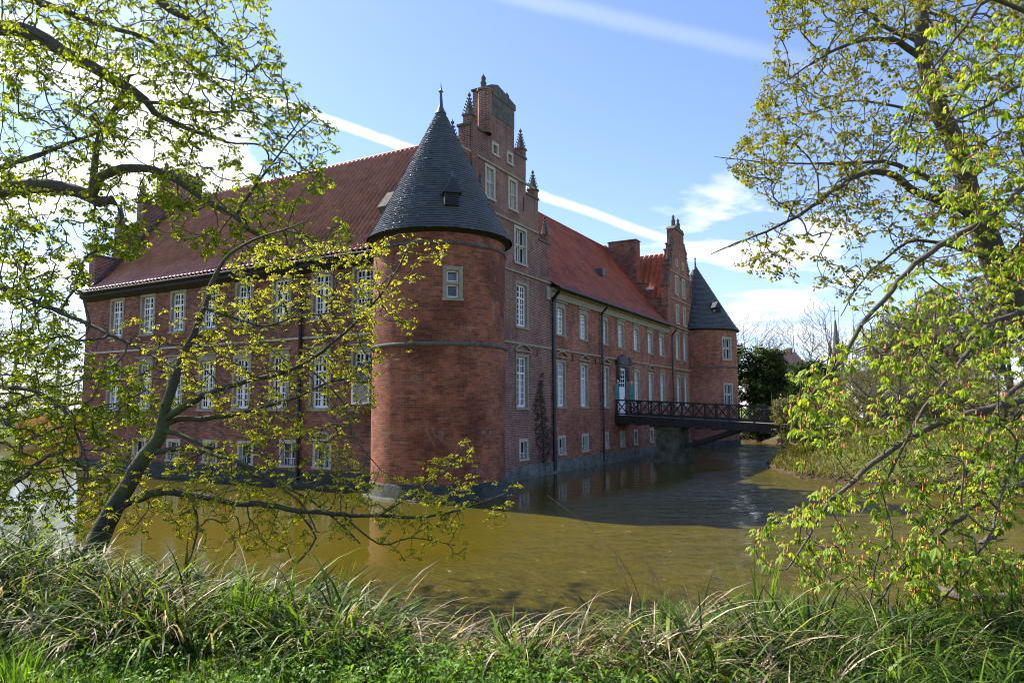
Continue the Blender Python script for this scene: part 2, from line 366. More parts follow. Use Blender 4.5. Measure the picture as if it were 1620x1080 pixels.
# contrails: thin bands along great circles
def trail(p, q, w0, w1, a, b, s):
    A = nrm(ray(*p)); B = nrm(ray(*q)); n_ = nrm(np.cross(A, B)); t = nrm(B-A*np.dot(A, B))
    off = mth('ABSOLUTE', mth('ADD', dotn(n_), mth('MULTIPLY', mth('SUBTRACT', noise(nt, d, 22, 5, 0.6), 0.5), w0*1.2)))
    al = dotn(t)
    core = mth('SUBTRACT', 1.0, smooth_(off, w0*0.35, w1))
    return mth('MULTIPLY', mth('MULTIPLY', core, s), mth('MULTIPLY', smooth_(al, a, a+0.12), mth('SUBTRACT', 1.0, smooth_(al, b, b+0.25))))
t1 = trail((500, 183), (1300, 466), 0.0055, 0.0085, -0.25, 0.45, 0.85)
t2 = trail((820, -5), (1300, 105), 0.006, 0.017, -0.1, 0.25, 0.15)
cov = mth('MAXIMUM', cl, mth('MAXIMUM', t1, t2))
sunny = smooth_(dotn(tuple(sdir)), 0.45, 1.0)
skyc = mixc(nt, 1.0, sky.outputs[0], (0.98, 0.97, 1.16), 'MULTIPLY')
ccol = mixc(nt, sunny, (5.6, 5.9, 6.4), (9, 9, 9))
fin = mixc(nt, cov, skyc, ccol)
nt.links.new(fin, bg.inputs['Color']); bg.inputs['Strength'].default_value = 0.10
cd = bpy.data.cameras.new('camera'); cam = bpy.data.objects.new('camera', cd); COL.objects.link(cam)
cd.sensor_width = 36; cd.lens = FPX/1620*36; cd.clip_end = 4000; cd.clip_start = 0.05
mt = Matrix(((CR[0], CU[0], -CF[0], CAM[0]), (CR[1], CU[1], -CF[1], CAM[1]), (CR[2], CU[2], -CF[2], CAM[2]), (0, 0, 0, 1)))
cam.matrix_world = mt; sc.camera = cam
sc.view_settings.view_transform = 'Standard'; sc.view_settings.look = 'None'; sc.view_settings.exposure = 1.17; sc.view_settings.gamma = 1
cy = sc.cycles; cy.max_bounces = 6; cy.diffuse_bounces = 3; cy.glossy_bounces = 3; cy.transmission_bounces = 4; cy.transparent_max_bounces = 6
cy.caustics_reflective = False; cy.caustics_refractive = False; cy.use_denoising = True; cy.filter_width = 1.05

# ------------------------------------------------------------------ ground and water
def sstep(x, a, b):
    t = np.clip((x-a)/(b-a), 0, 1); return t*t*(3-2*t)
def vnoise(x, y, s, seed=0):
    return (np.sin(x*s*1.3+seed)+np.sin(y*s*1.7+seed*2.1)+np.sin((x+y)*s*0.9+seed*0.7)+np.sin((x-y)*s*2.1+1.3*seed))/4
def shore_v(u): return 10.6-0.55*sstep(u, -2.5, .5)+0.5*np.sin(u*0.6)+1.6*sstep(u, 6.5, 9)-0.4*sstep(-u, 1, 6)+np.clip((-u-8.6)*1.25, 0, 10)
SY = np.array([30.8, 31.5, 33.0, 34.5, 36.5, 39, 44, 52, 60, 66, 72]); SX = np.array([14, 5, 0.5, -3.0, -5.0, -6.2, -7.6, -8.0, -8.6, -10, -13])
def height(x, y):
    x = np.asarray(x, float); y = np.asarray(y, float)
    u = x*RH[0]+y*RH[1]; v = x*FH[0]+y*FH[1]
    sn = shore_v(u)+0.25*vnoise(x, y, 1.2, 3)-v
    zn = np.where(sn > 0, 1.55*sstep(sn, -1.0, 5.2)**1.0-0.10+0.07*sn.clip(0, 4)*0.4, -0.5+sn*0.6)
    zn = np.where(sn > 0, zn*(1-.30*sstep(u, -2.5, 0)*sstep(-sn, -5.5, -2.5))+0.55*sstep(-u, 1.8, 5)*np.exp(-((sn-3.3)/1.5)**2), zn)
    se = np.where(y > 30.8, x-np.interp(y, SY, SX), -99)
    se = np.minimum(se, (y-30.8)*2)
    sno = y-72.5-2*vnoise(x, y, 0.1, 5); sw = -70-x
    s2 = np.maximum(np.maximum(se, sno), sw)+0.3*vnoise(x, y, 0.8, 1)
    plate = np.where(se > np.maximum(sno, sw), 2.0, 1.3)
    zf = np.where(s2 > 0, plate*sstep(s2, -1.2, 5.0)-0.1+0.05*np.clip(s2-5, 0, 30)*sstep(y, 50, 60), s2*0.6-0.1)
    z = np.maximum(zn, zf)
    return np.clip(z+0.04*vnoise(x, y, 2.3, 9), -1.3, 60)
def axis_pts(lo_, hi_, step, far, n):
    a = np.arange(lo_, hi_, step); g = np.geomspace(1, far, n)
    return np.concatenate([lo_-g[::-1]*1.0, a, hi_+g])
gx = axis_pts(-78, 26, 0.55, 1800, 26); gy = axis_pts(-10, 84, 0.55, 1800, 26)
GX, GY = np.meshgrid(gx, gy); GZ = height(GX, GY)
nx, ny = len(gx), len(gy)
ii = (np.arange(ny-1)[:, None]*nx+np.arange(nx-1)[None, :]).ravel()
me = np_mesh('ground', np.stack([GX.ravel(), GY.ravel(), GZ.ravel()], 1), np.stack([ii, ii+1, ii+nx+1, ii+nx], 1), 4, smooth=True)
def ground_mat():
    m, nt, b = new_mat('ground')
    pos = geo_pos(nt)
    far_ = ramp(nt, noise(nt, pos, 0.5, 6, 0.65), [(0.38, (0.075, 0.12, 0.022)), (0.52, (0.10, 0.13, 0.03)), (0.66, (0.13, 0.105, 0.055))])
    near_ = ramp(nt, noise(nt, pos, 2.5, 6, 0.65), [(0.38, (0.018, 0.024, 0.008)), (0.52, (0.035, 0.042, 0.014)), (0.66, (0.05, 0.038, 0.022))])  # near soil kept extra dark, painting in the shaded depth between the blades
    ln_ = N(nt, 'ShaderNodeVectorMath', operation='LENGTH'); nt.links.new(pos, ln_.inputs[0])
    dv = N(nt, 'ShaderNodeMath', operation='DIVIDE'); nt.links.new(ln_.outputs['Value'], dv.inputs[0]); dv.inputs[1].default_value = 100
    col = mixc(nt, ramp(nt, dv.outputs[0], [(0.2, 0.0), (0.28, 1.0)]), near_, far_)
    sp = N(nt, 'ShaderNodeSeparateXYZ'); nt.links.new(pos, sp.inputs[0])
    col = mixc(nt, ramp(nt, sp.outputs[2], [(0.2, 1.0), (0.9, 0.0)]), col, ramp(nt, noise(nt, pos, 3, 5), [(0.35, (0.035, 0.028, 0.018)), (0.65, (0.11, 0.075, 0.045))]))
    nt.links.new(col, b.inputs['Base Color']); b.inputs['Roughness'].default_value = 1.0; b.inputs['Specular IOR Level'].default_value = 0.1
    bump(nt, b, noise(nt, pos, 8, 6), 0.7, 0.08)
    return m
M['ground'] = ground_mat(); me.materials.append(M['ground'])
tag(link('ground', me), kind='structure')
def water_mat():
    m, nt, b = new_mat('moat_water')
    pos = geo_pos(nt)
    col = ramp(nt, noise(nt, pos, 0.13, 4, 0.5), [(0.35, (0.070, 0.056, 0.0026)), (0.65, (0.096, 0.075, 0.004))])
    nt.links.new(col, b.inputs['Base Color']); b.inputs['Roughness'].default_value = 0.02; b.inputs['IOR'].default_value = 1.33
    a = N(nt, 'ShaderNodeMapping'); a.inputs['Rotation'].default_value = (0, 0, math.radians(35)); a.inputs['Scale'].default_value = (0.7, 1.7, 1.0); nt.links.new(pos, a.inputs[0])
    n1 = noise(nt, a.outputs[0], 3.4, 4, 0.6, 0.5); n2 = noise(nt, a.outputs[0], 9.0, 3, 0.6)
    ad = N(nt, 'ShaderNodeMath', operation='MULTIPLY_ADD'); nt.links.new(n2, ad.inputs[0]); ad.inputs[1].default_value = 0.35; n0 = noise(nt, a.outputs[0], 1.1, 2, 0.5); ad0 = N(nt, 'ShaderNodeMath', operation='MULTIPLY_ADD'); nt.links.new(n0, ad0.inputs[0]); ad0.inputs[1].default_value = 1.3; nt.links.new(n1, ad0.inputs[2]); nt.links.new(ad0.outputs[0], ad.inputs[2])
    # the breeze reaches the open water east of the castle; the lee to the west is calmer
    sp = N(nt, 'ShaderNodeSeparateXYZ'); nt.links.new(pos, sp.inputs[0])
    yy_ = N(nt, 'ShaderNodeMath', operation='MULTIPLY_ADD'); yc_ = N(nt, 'ShaderNodeMath', operation='MAXIMUM'); nt.links.new(sp.outputs[1], yc_.inputs[0]); yc_.inputs[1].default_value = 42.0
    nt.links.new(yc_.outputs[0], yy_.inputs[0]); yy_.inputs[1].default_value = 0.45; yx_ = N(nt, 'ShaderNodeMath', operation='SUBTRACT'); nt.links.new(sp.outputs[0], yx_.inputs[0]); yx_.inputs[1].default_value = 18.9; nt.links.new(yx_.outputs[0], yy_.inputs[2])
    wn = N(nt, 'ShaderNodeMath', operation='MULTIPLY_ADD'); nt.links.new(noise(nt, pos, 0.16, 3), wn.inputs[0]); wn.inputs[1].default_value = 7.0; nt.links.new(yy_.outputs[0], wn.inputs[2])
    st = N(nt, 'ShaderNodeMapRange', interpolation_type='SMOOTHSTEP'); nt.links.new(wn.outputs[0], st.inputs[0])
    st.inputs[1].default_value = -8; st.inputs[2].default_value = -2.0; st.inputs[3].default_value = 0.02; st.inputs[4].default_value = 1.0
    bp = bump(nt, b, ad.outputs[0], 0.3, 0.18); nt.links.new(st.outputs[0], bp.inputs['Strength'])
    return m
M['water'] = water_mat()
wx = np.concatenate([np.linspace(-76, -14, 14)[:-1], np.arange(-14, 12, .13), np.linspace(12.1, 25, 6)]); wy = np.concatenate([[-8, 0, 5], np.arange(8, 34, .13), np.arange(34, 72, .19), [74, 78, 82]])
WX_, WY_ = np.meshgrid(wx, wy); rw = np.random.default_rng(4); WZ = np.zeros_like(WX_)
for k in range(34):      # wind ripples as a sum of small waves
    lam = rw.uniform(.38, 1.5); th = math.radians(-20)+rw.normal(0, .65); ka = 2*PI/lam
    WZ += (.0042*lam**.9)*np.sin(ka*(WX_*math.cos(th)+WY_*math.sin(th))+rw.uniform(0, 6.28))
wind = sstep(WX_+.45*np.maximum(WY_-42, 0)+2.2*vnoise(WX_, WY_, .33, 2), -10.5, -4.5)*(.45+.55*sstep(vnoise(WX_, WY_, .5, 6), -.35, .35))
edge = sstep(WX_, -14, -12.5)*sstep(-WX_, -12, -11)*sstep(WY_, 8, 9)*sstep(-WY_, -72, -70)
WZ *= (.12+.88*wind)*edge
nx, ny = len(wx), len(wy); ii = (np.arange(ny-1)[:, None]*nx+np.arange(nx-1)[None, :]).ravel()
me = np_mesh('water', np.stack([WX_.ravel(), WY_.ravel(), WZ.ravel()], 1), np.stack([ii, ii+1, ii+nx+1, ii+nx], 1), 4, [M['water']], smooth=True)
tag(link('water', me), kind='structure')

# ------------------------------------------------------------------ the castle
X0 = -16.52; Y0 = 22.87; Y1 = 33.5; YC = (Y0+Y1)/2; XW = -40.8
castle = empty('moated_castle', (X0, Y0, 0))
tag(castle, 'large red brick moated castle with stepped gables, tiled roofs and two round slate-capped towers', 'castle')
OFF = Vector((X0, Y0, 0))
def part(name, mb, mat, parent=None):
    p = parent if parent is not None else castle
    return link(name, mb.mesh(name, mat, wloc(p)), p)

def wall_cells(mb, axis, plane, u0, u1, z0, z1, holes, inside=None, extra_u=(), extra_z=(), flip=False):
    us = sorted(set([u0, u1]+[h[0] for h in holes]+[h[1] for h in holes]+list(extra_u)))
    zs = sorted(set([z0, z1]+[h[2] for h in holes]+[h[3] for h in holes]+list(extra_z)))
    for i in range(len(us)-1):
        for j in range(len(zs)-1):
            cu = (us[i]+us[i+1])/2; cz = (zs[j]+zs[j+1])/2
            if any(h[0] < cu < h[1] and h[2] < cz < h[3] for h in holes): continue
            if inside and not inside(cu, cz): continue
            q = [(us[i], zs[j]), (us[i+1], zs[j]), (us[i+1], zs[j+1]), (us[i], zs[j+1])]
            if axis == 'x': vs = [(plane, a, b) for a, b in q]
            else: vs = [(a, plane, b) for a, b in q]
            mb.add(vs, [(0, 1, 2, 3)])

WIN = {}
def window_meshes(w, h, kind, hood, rows):
    key = (w, h, kind, hood, rows)
    if key in WIN: return WIN[key]
    s = MB(); t = 0.15; D = 0.24
    # stone surround, lining the opening (local: x width, y into the wall, z up from the sill)
    s.box(-w/2-t, -w/2, -0.03, D, -0.02, h+0.0)
    s.box(w/2, w/2+t, -0.03, D, -0.02, h+0.0)
    s.box(-w/2-t, w/2+t, -0.032, D, h, h+t)
    s.box(-w/2-t-0.03, w/2+t+0.03, -0.07, D, -0.13, -0.02)
    if hood == 'ledge':
        s.box(-w/2-0.10, w/2+0.10, -0.02, 0.05, h+t, h+t+0.14)
        s.box(-w/2-0.28, w/2+0.28, -0.11, 0.05, h+t+0.14, h+t+0.22)
    if hood in ('arch', 'pediment'):
        s.box(-w/2-0.30, w/2+0.30, -0.12, 0.05, h+t+0.10, h+t+0.17)
        n = 8; pts = []
        for k in range(n+1):
            x = -w/2-0.26+(w+0.52)*k/n; c = 1-(2*k/n-1)**2 if hood == 'arch' else 1-abs(2*k/n-1)
            pts.append((x, h+t+0.17+0.26*c))
        for k in range(n):
            (xa, za), (xb, zb) = pts[k], pts[k+1]
            s.add([(xa, -0.13, za), (xb, -0.13, zb), (xb, -0.13, zb+0.07), (xa, -0.13, za+0.07), (xa, 0.05, za), (xb, 0.05, zb), (xb, 0.05, zb+0.07), (xa, 0.05, za+0.07)],
                  [(0, 1, 2, 3), (3, 2, 6, 7), (0, 4, 5, 1), (4, 7, 6, 5), (0, 3, 7, 4), (1, 5, 6, 2)])
    f = MB(); y = 0.12
    def fr(x0, x1, z0, z1, y0=y, y1=y+0.05): f.box(x0, x1, y0, y1, z0, z1)
    if kind == 'casement':
        e = 0.085
        fr(-w/2, -w/2+e, 0, h); fr(w/2-e, w/2, 0, h); fr(-w/2+e, w/2-e, 0, e*1.3, y-0.004); fr(-w/2+e, w/2-e, h-e, h)
        zt = h*0.66
        fr(-w/2+e, w/2-e, zt, zt+0.085, y-0.03); fr(-0.055, 0.055, e*1.3, zt, y-0.012); fr(-0.05, 0.05, zt+0.085, h-e, y-0.008)
        for sx in (-1, 1):
            xa, xb = (0.055, w/2-e) if sx > 0 else (-w/2+e, -0.055)
            fr(xa, xa+0.03, e*1.3, zt, y+0.004); fr(xb-0.03, xb, e*1.3, zt, y+0.004)
            xm = (xa+xb)/2
            fr(xm-0.021, xm+0.021, e*1.3, zt, y+0.012, y+0.04); fr(xm-0.021, xm+0.021, zt+0.085, h-e, y+0.012, y+0.04)
            for k in range(1, rows):
                zz_ = e*1.3+(zt-e*1.3)*k/rows; fr(xa, xb, zz_-0.021, zz_+0.021, y+0.014, y+0.038)
            zz_ = (zt+0.085+h-e)/2; fr(xa, xb, zz_-0.021, zz_+0.021, y+0.014, y+0.038)
    elif kind == 'cross':      # stone mullion cross with small white casements
        s.box(-0.045, 0.045, 0.04, 0.2, 0, h); s.box(-w/2, w/2, 0.036, 0.2, h*0.52-0.05, h*0.52+0.05)
        for (za, zb) in ((0, h*0.52-0.05), (h*0.52+0.05, h)):
            for (xa, xb) in ((-w/2, -0.045), (0.045, w/2)):
                e = 0.045; fr(xa, xa+e, za, zb); fr(xb-e, xb, za, zb); fr(xa+e, xb-e, za, za+e); fr(xa+e, xb-e, zb-e, zb)
    elif kind == 'stack':      # two small lights one above the other
        s.box(-w/2, w/2, -0.02, 0.2, h*0.53-0.05, h*0.53+0.05)
        for (za, zb) in ((0.0, h*0.53-0.05), (h*0.53+0.05, h)):
            e = 0.06; fr(-w/2, -w/2+e, za, zb); fr(w/2-e, w/2, za, zb); fr(-w/2+e, w/2-e, za, za+e); fr(-w/2+e, w/2-e, zb-e, zb)
    elif kind == 'cellar':
        e = 0.04
        fr(-w/2, -w/2+e, 0, h, y+0.02); fr(w/2-e, w/2, 0, h, y+0.02); fr(-0.02, 0.02, 0, h, y+0.02); fr(-w/2+e, w/2-e, h-e, h, y+0.02)
        for k in range(5):
            xx = -w/2+w*(k+0.5)/5; f.box(xx-0.009, xx+0.009, 0.06, 0.078, 0, h*0.3)
        f.box(-w/2, w/2, 0.058, 0.08, h*0.3, h*0.3+0.02)
    elif kind == 'blind':
        f.box(-w/2, w/2, 0.09, 0.12, 0, h)
    p = MB(); p.add([(-w/2, 0.2, 0), (w/2, 0.2, 0), (w/2, 0.2, h), (-w/2, 0.2, h)], [(0, 1, 2, 3)])
    WIN[key] = (s.mesh('window', M['stone_pale'] if kind in ('cross', 'cellar', 'blind') else M['stone']), f.mesh('frame', M['brick_gable'] if kind == 'blind' else M['white']), p.mesh('pane', M['glass']))
    return WIN[key]
def window(x, y, z, rz, w, h, kind='casement', hood=None, rows=4):
    a, b, c = window_meshes(w, h, kind, hood, rows)
    o = link('window', a, castle, Vector((x, y, z))-OFF, rz)
    link('frame', b, o)
    if kind != 'blind': link('pane', c, o)
    return o
RF = math.radians(90)   # facing +X
# --- west wing wall
WX = [-37.84, -35.11, -32.59, -30.13, -27.62, -25.11, -22.57, -20.16]
holes = []
for i, x in enumerate(WX):
    holes.append((x-.5, x+.5, 7.33, 9.30)); holes.append((x-.5, x+.5, 3.36, 5.72))
    window(x, Y0, 7.33, 0, 1.0, 1.97, 'casement', 'ledge'); window(x, Y0, 3.36, 0, 1.0, 2.36, 'casement', 'ledge', 5)
for i, x in enumerate([-35.3, -32.5, -29.7, -27.2, -24.35, -22.35]):
    ww, hh = (0.95, 0.95) if i == 4 else (0.8, 0.85)
    holes.append((x-ww/2, x+ww/2, 0.85, 0.85+hh)); window(x, Y0, 0.85, 0, ww, hh, 'cellar', 'arch' if i == 5 else None)
mb = MB(); wall_cells(mb, 'y', Y0, XW, X0, -1.2, 10.2, holes)
mb.add([(XW, Y0, -1.2), (XW, Y1, -1.2), (XW, Y1, 10.2), (XW, Y0, 10.2)], [(0, 1, 2, 3)])
mb.add([(XW, Y1, -1.2), (X0-10, Y1, -1.2), (X0-10, Y1, 10.2), (XW, Y1, 10.2)], [(0, 1, 2, 3)])
mb.add([(XW+.4, Y0+.5, 5), (X0-.8, Y0+.5, 5), (X0-.8, Y0+.5, 5.05), (XW+.4, Y0+.5, 5.05)], [(0, 1, 2, 3)])
part('wing_wall', mb, M['brick_wing'])
# --- big stepped gable
def gable(yc, hw, levels, blk, blkz, plane, sgn, th, holes, zb=-1.2, cap=True, brick='brick_gable'):
    """levels: [(half width, top z)] from outside in"""
    ys = [yc-hw, yc+hw]; zs = [l[1] for l in levels]
    exy = []
    for l in levels: exy += [yc-l[0], yc+l[0]]
    def ins(u, z):
        a = abs(u-yc)
        if a < blk: return z < blkz
        for (hw_, zt) in reversed(levels):
            if a < hw_: return z < zt
        return False
    mb = MB()
    wall_cells(mb, 'x', plane, yc-hw, yc+hw, zb, blkz, holes, ins, exy+[yc-blk, yc+blk], zs)
    wall_cells(mb, 'x', plane-sgn*th, yc-hw, yc+hw, 9.8, blkz, [], ins, exy+[yc-blk, yc+blk], zs+[9.8])
    # edges between the two faces
    seq = [(hw, 9.8)]
    prev = hw
    for (hw_, zt) in levels:
        if hw_ != prev: seq.append((hw_, seq[-1][1])); prev = hw_
        seq.append((hw_, zt))
    seq.append((blk, seq[-1][1])); seq.append((blk, blkz)); 
    for s_ in (-1, 1):
        for (a, b) in zip(seq[:-1], seq[1:]):
            if a == b: continue
            mb.add([(plane, yc+s_*a[0], a[1]), (plane-sgn*th, yc+s_*a[0], a[1]), (plane-sgn*th, yc+s_*b[0], b[1]), (plane, yc+s_*b[0], b[1])], [(0, 1, 2, 3)])
    mb.add([(plane, yc-blk, blkz), (plane-sgn*th, yc-blk, blkz), (plane-sgn*th, yc+blk, blkz), (plane, yc+blk, blkz)], [(0, 1, 2, 3)])
    o = part('gable_wall', mb, M[brick])
    # coping slabs on the steps
    lv = list(levels)+[(blk, blkz)]
    for i, (hw_, zt) in enumerate(levels):
        inner = lv[i+1][0]
        for s_ in (-1, 1):
            a, b = sorted((yc+s_*(inner+0.002), yc+s_*(hw_+0.06)))
            x_, x2 = sorted((plane+sgn*0.06, plane-sgn*(th+0.06)))
            c = MB(); c.box(x_, x2, a, b, zt+0.002, zt+0.12); part('coping', c, M['stone_dark'])
    return o
def pinnacle_mesh(sh, sp_, w=0.40):
    m = MB(); m.box(-w/2, w/2, -w/2, w/2, -0.9, sh, 0)
    m.box(-w/2-.05, w/2+.05, -w/2-.05, w/2+.05, sh+.002, sh+.09, 1)
    n = 6
    for k in range(n):
        z0 = sh+.09+sp_*k/n; z1 = sh+.09+sp_*(k+1)/n; r0 = w*0.52*(1-k/n)+.03; r1 = w*0.52*(1-(k+1)/n)+.03
        m.lathe(0, 0, [(r0, z0), (r1, z1)], 8, 1, False, PI/8)
        for q in range(4):
            a = q*PI/2+PI/4; cx, cy_ = (r0+.02)*math.cos(a), (r0+.02)*math.sin(a)
            m.add([(cx-.035, cy_-.035, z0+.02), (cx+.035, cy_-.035, z0+.02), (cx+.035, cy_+.035, z0+.02), (cx-.035, cy_+.035, z0+.02), (cx*1.22, cy_*1.22, z0+.12)],
                  [(0, 1, 4), (1, 2, 4), (2, 3, 4), (3, 0, 4), (0, 3, 2, 1)], 1)
    zt = sh+.09+sp_
    m.lathe(0, 0, [(.03, zt), (.075, zt+.05), (.085, zt+.10), (.03, zt+.16), (.012, zt+.22), (.0, zt+.26)], 8, 1)
    return m.mesh('pinnacle', [M['brick_gable'], M['stone_dark']])
PIN = pinnacle_mesh(0.35, 0.85); PINS = pinnacle_mesh(0.3, 0.7, 0.34)
GH = []
for y in (27.28, 29.42):
    GH.append((y-.31, y+.31, 13.05, 14.42)); window(X0, y, 13.05, RF, .62, 1.37, 'cross')
GH.append((30.2-.52, 30.2+.52, 10.50, 12.15)); window(X0, 30.2, 10.50, RF, 1.04, 1.65, 'cross')
GH.append((26.1-.52, 26.1+.52, 10.50, 12.15)); window(X0, 26.1, 10.50, RF, 1.04, 1.65, 'cross')
for y in (27.75, 29.15):
    GH.append((y-.17, y+.17, 15.28, 15.68)); window(X0, y, 15.28, RF, .34, .4, 'blind')
GH.append((30.3-.52, 30.3+.52, 7.33, 9.40)); window(X0, 30.3, 7.33, RF, 1.04, 2.07, 'casement', None, 5)
GH.append((30.3-.52, 30.3+.52, 3.38, 5.82)); window(X0, 30.3, 3.38, RF, 1.04, 2.44, 'casement', 'arch', 5)
GH.append((30.4-.33, 30.4+.33, .92, 1.70)); window(X0, 30.4, .92, RF, .66, .78, 'cellar')
LV = [(5.32, 12.05), (3.95, 14.15), (2.62, 15.92)]
gable(YC, 5.32, LV, 1.42, 18.05, X0, 1, 0.62, GH)
LVW = LV
gable(YC, 5.32, LV, 1.42, 18.05, XW, -1, 0.62, [], zb=9.8)
for xx in (X0, XW):
    sg = 1 if xx == X0 else -1
    for (hw_, zt) in LV:
        for s_ in (-1, 1):
            p = link('pinnacle', PIN, castle, Vector((xx-sg*.2+.02*sg, YC+s_*(hw_-.22), zt+.12))-OFF)
    # stone cap of the middle block with its two finials
    c = MB()
    c.prism([(YC-1.5, 18.07), (YC+1.5, 18.07), (YC+1.5, 18.36), (YC-.25, 18.72), (YC-.85, 18.50), (YC-1.5, 18.15)], 'x', xx-.68 if sg > 0 else xx-.06, xx+.06 if sg > 0 else xx+.68)
    if sg > 0: c.box(xx-.3, xx+.03, YC-1.0, YC+1.40, 17.1, 18.068)
    for s_ in (-1, 1):
        yy = YC+s_*1.22 if s_ > 0 else YC-1.0
        c.lathe(xx-sg*.3, yy, [(.14, 18.2), (.12, 18.5), (.16, 18.56), (.10, 18.7), (.13, 18.82), (.05, 18.95), (.0, 19.05)], 8)
    part('gable_cap', c, M['stone_dark'])
# projecting brick pilaster strips on the gable
c = MB()
for y in (YC-1.28,):
    c.lathe(X0-.05, y, [(.34, 15.95), (.34, 17.95)], 8, 0, False, PI/8)
    c.lathe(X0-.05, y, [(.40, 17.952), (.40, 18.066)], 8, 0, False, PI/8)
for y in (YC-2.4,): c.box(X0-.3, X0+.12, y-.20, y+.20, 12.4, 16.03)
part('pilaster', c, M['brick_gable'])
c = MB()
for z, a, b in ((14.62, YC-3.94, YC+3.94), (12.35, YC-3.94, YC+3.94), (9.92, Y0+1.2, Y1), (6.42, Y0+1.2, Y1)):
    c.box(X0-.02, X0+.07, a, b, z, z+.10)
c.box(X0-.02, X0+.10, Y1-.55, Y1-.15, 9.05, 9.75)
part('string_course', c, M['stone'])
# --- entrance front
FY = [34.83, 37.93, 41.2, 44.1, 47.1, 50.16, 52.9]
HF = []
for i, y in enumerate(FY):
    HF.append((y-.47, y+.47, 7.36, 8.80)); window(X0-.05, y, 7.36, RF, .94, 1.44, 'casement', 'ledge', 4)
    if i != 3:
        HF.append((y-.47, y+.47, 3.42, 5.80)); window(X0-.05, y, 3.42, RF, .94, 2.38, 'casement', ['arch', 'pediment', 'pediment', None, 'ledge', 'arch', 'ledge'][i], 5)
HF.append((44.1-.62, 44.1+.62, 2.86, 5.95))
for y, wd in ((34.85, .66), (38.0, .66), (41.35, .34), (44.1, .6), (46.6, .5), (50.05, .6), (52.9, .5)):
    HF.append((y-wd/2, y+wd/2, .92, 1.70)); window(X0-.05, y, .92, RF, wd, .78, 'cellar')
for y in (57.25, 59.45):
    for z, h in ((7.33, 2.02), (3.42, 2.40)):
        HF.append((y-.45, y+.45, z, z+h)); window(X0-.05, y, z, RF, .9, h, 'casement', 'ledge', 5)
Y2A, Y2B = 54.9, 62.1; Y2C = 58.5
mb = MB(); wall_cells(mb, 'x', X0-.05, Y1, Y2B, -1.2, 9.8, HF)
mb.add([(X0-.05, Y2B, -1.2), (X0-10.5, Y2B, -1.2), (X0-10.5, Y2B, 9.8), (X0-.05, Y2B, 9.8)], [(0, 1, 2, 3)])
mb.add([(X0-10.5, Y1, -1.2), (X0-10.5, Y2B, -1.2), (X0-10.5, Y2B, 9.8), (X0-10.5, Y1, 9.8)], [(0, 1, 2, 3)])
part('front_wall', mb, M['brick_front'])
c = MB()
c.box(X0-.07, X0+.05, Y1+.02, Y2B, 6.44, 6.54); c.box(X0-.07, X0+.06, Y1+.02, Y2A, 9.22, 9.34); c.box(X0-.07, X0+.03, Y1+.02, Y2A, 9.342, 9.60); c.box(X0-.07, X0+.16, Y1+.02, Y2A, 9.602, 9.76)
c.box(X0-.07, X0+.05, Y2A, Y2B, 9.92, 10.02)
part('cornice', c, M['stone'])
# second gable
G2 = []
for y in (57.45, 59.5):
    G2.append((y-.3, y+.3, 12.75, 14.2)); window(X0-.05, y, 12.75, RF, .6, 1.45, 'cross')
    G2.append((y-.3, y+.3, 10.35, 11.75)); window(X0-.05, y, 10.35, RF, .6, 1.4, 'cross')
    G2.append((y+.1*(1 if y<58 else -1)-.15, y+.1*(1 if y<58 else -1)+.15, 15.2, 15.6)); window(X0-.05, y+.1*(1 if y<58 else -1), 15.2, RF, .3, .4, 'blind')
LV2 = [(3.6, 13.1), (3.0, 14.9), (2.3, 16.3), (1.85, 16.9)]
gable(Y2C, 3.6, LV2, 1.45, 18.3, X0-.05, 1, 0.6, G2, zb=9.8, brick='brick_front')
for (hw_, zt) in LV2[:3]:
    for s_ in (-1, 1): link('pinnacle', PINS, castle, Vector((X0-.2, Y2C+s_*(hw_-.2), zt+.12))-OFF)
c = MB(); c.prism([(Y2C-1.5, 18.3), (Y2C+1.5, 18.3), (Y2C+1.1, 18.6), (Y2C-1.1, 18.6)], 'x', X0-.72, X0+.02)
for s_ in (-1, 1): c.lathe(X0-.3, Y2C+s_*.7, [(.22, 18.6), (.16, 19.0), (.2, 19.1), (.1, 19.3), (.14, 19.45), (.0, 19.7)], 8)
c.lathe(X0-.3, Y2C-1.4, [(.18, 15.6), (.18, 17.4), (.0, 17.8)], 8)
part('gable_cap', c, M['stone_dark'])
c = MB()
for z in (14.45, 12.2): c.box(X0-.06, X0+.03, Y2C-3.0, Y2C+3.0, z, z+.1)
part('string_course', c, M['stone'])
# stepped parapet between the two roofs, and the big chimney on it
c = MB(); n = 8
pts = [(X0-.06, 9.9)]
for k in range(6):
    x = X0-.06-.62*k; z = 11.45+.66*k; pts += [(x, z), (x-.62, z)]
xe = X0-.06-.62*6
pts += [(xe, 15.6), (X0-5.3, 17.0), (X0-6.4, 15.6), (X0-10.4, 10.6), (X0-10.4, 9.9)]
c.prism(pts, 'y', 54.72, 55.22)
part('parapet_wall', c, M['brick_wing'])
for k in range(6):
    x = X0-.06-.62*k; z = 11.45+.66*k; c = MB(); c.box(x-.60, x+.06, 54.66, 55.28, z+.002, z+.09); part('coping', c, M['stone_dark'])
c = MB(); c.box(X0-4.9, X0-2.5, 54.5, 55.5, 12.9, 17.05); c.box(X0-4.96, X0-2.44, 54.44, 55.56, 17.052, 17.14)
part('chimney', c, M['brick_wing'])

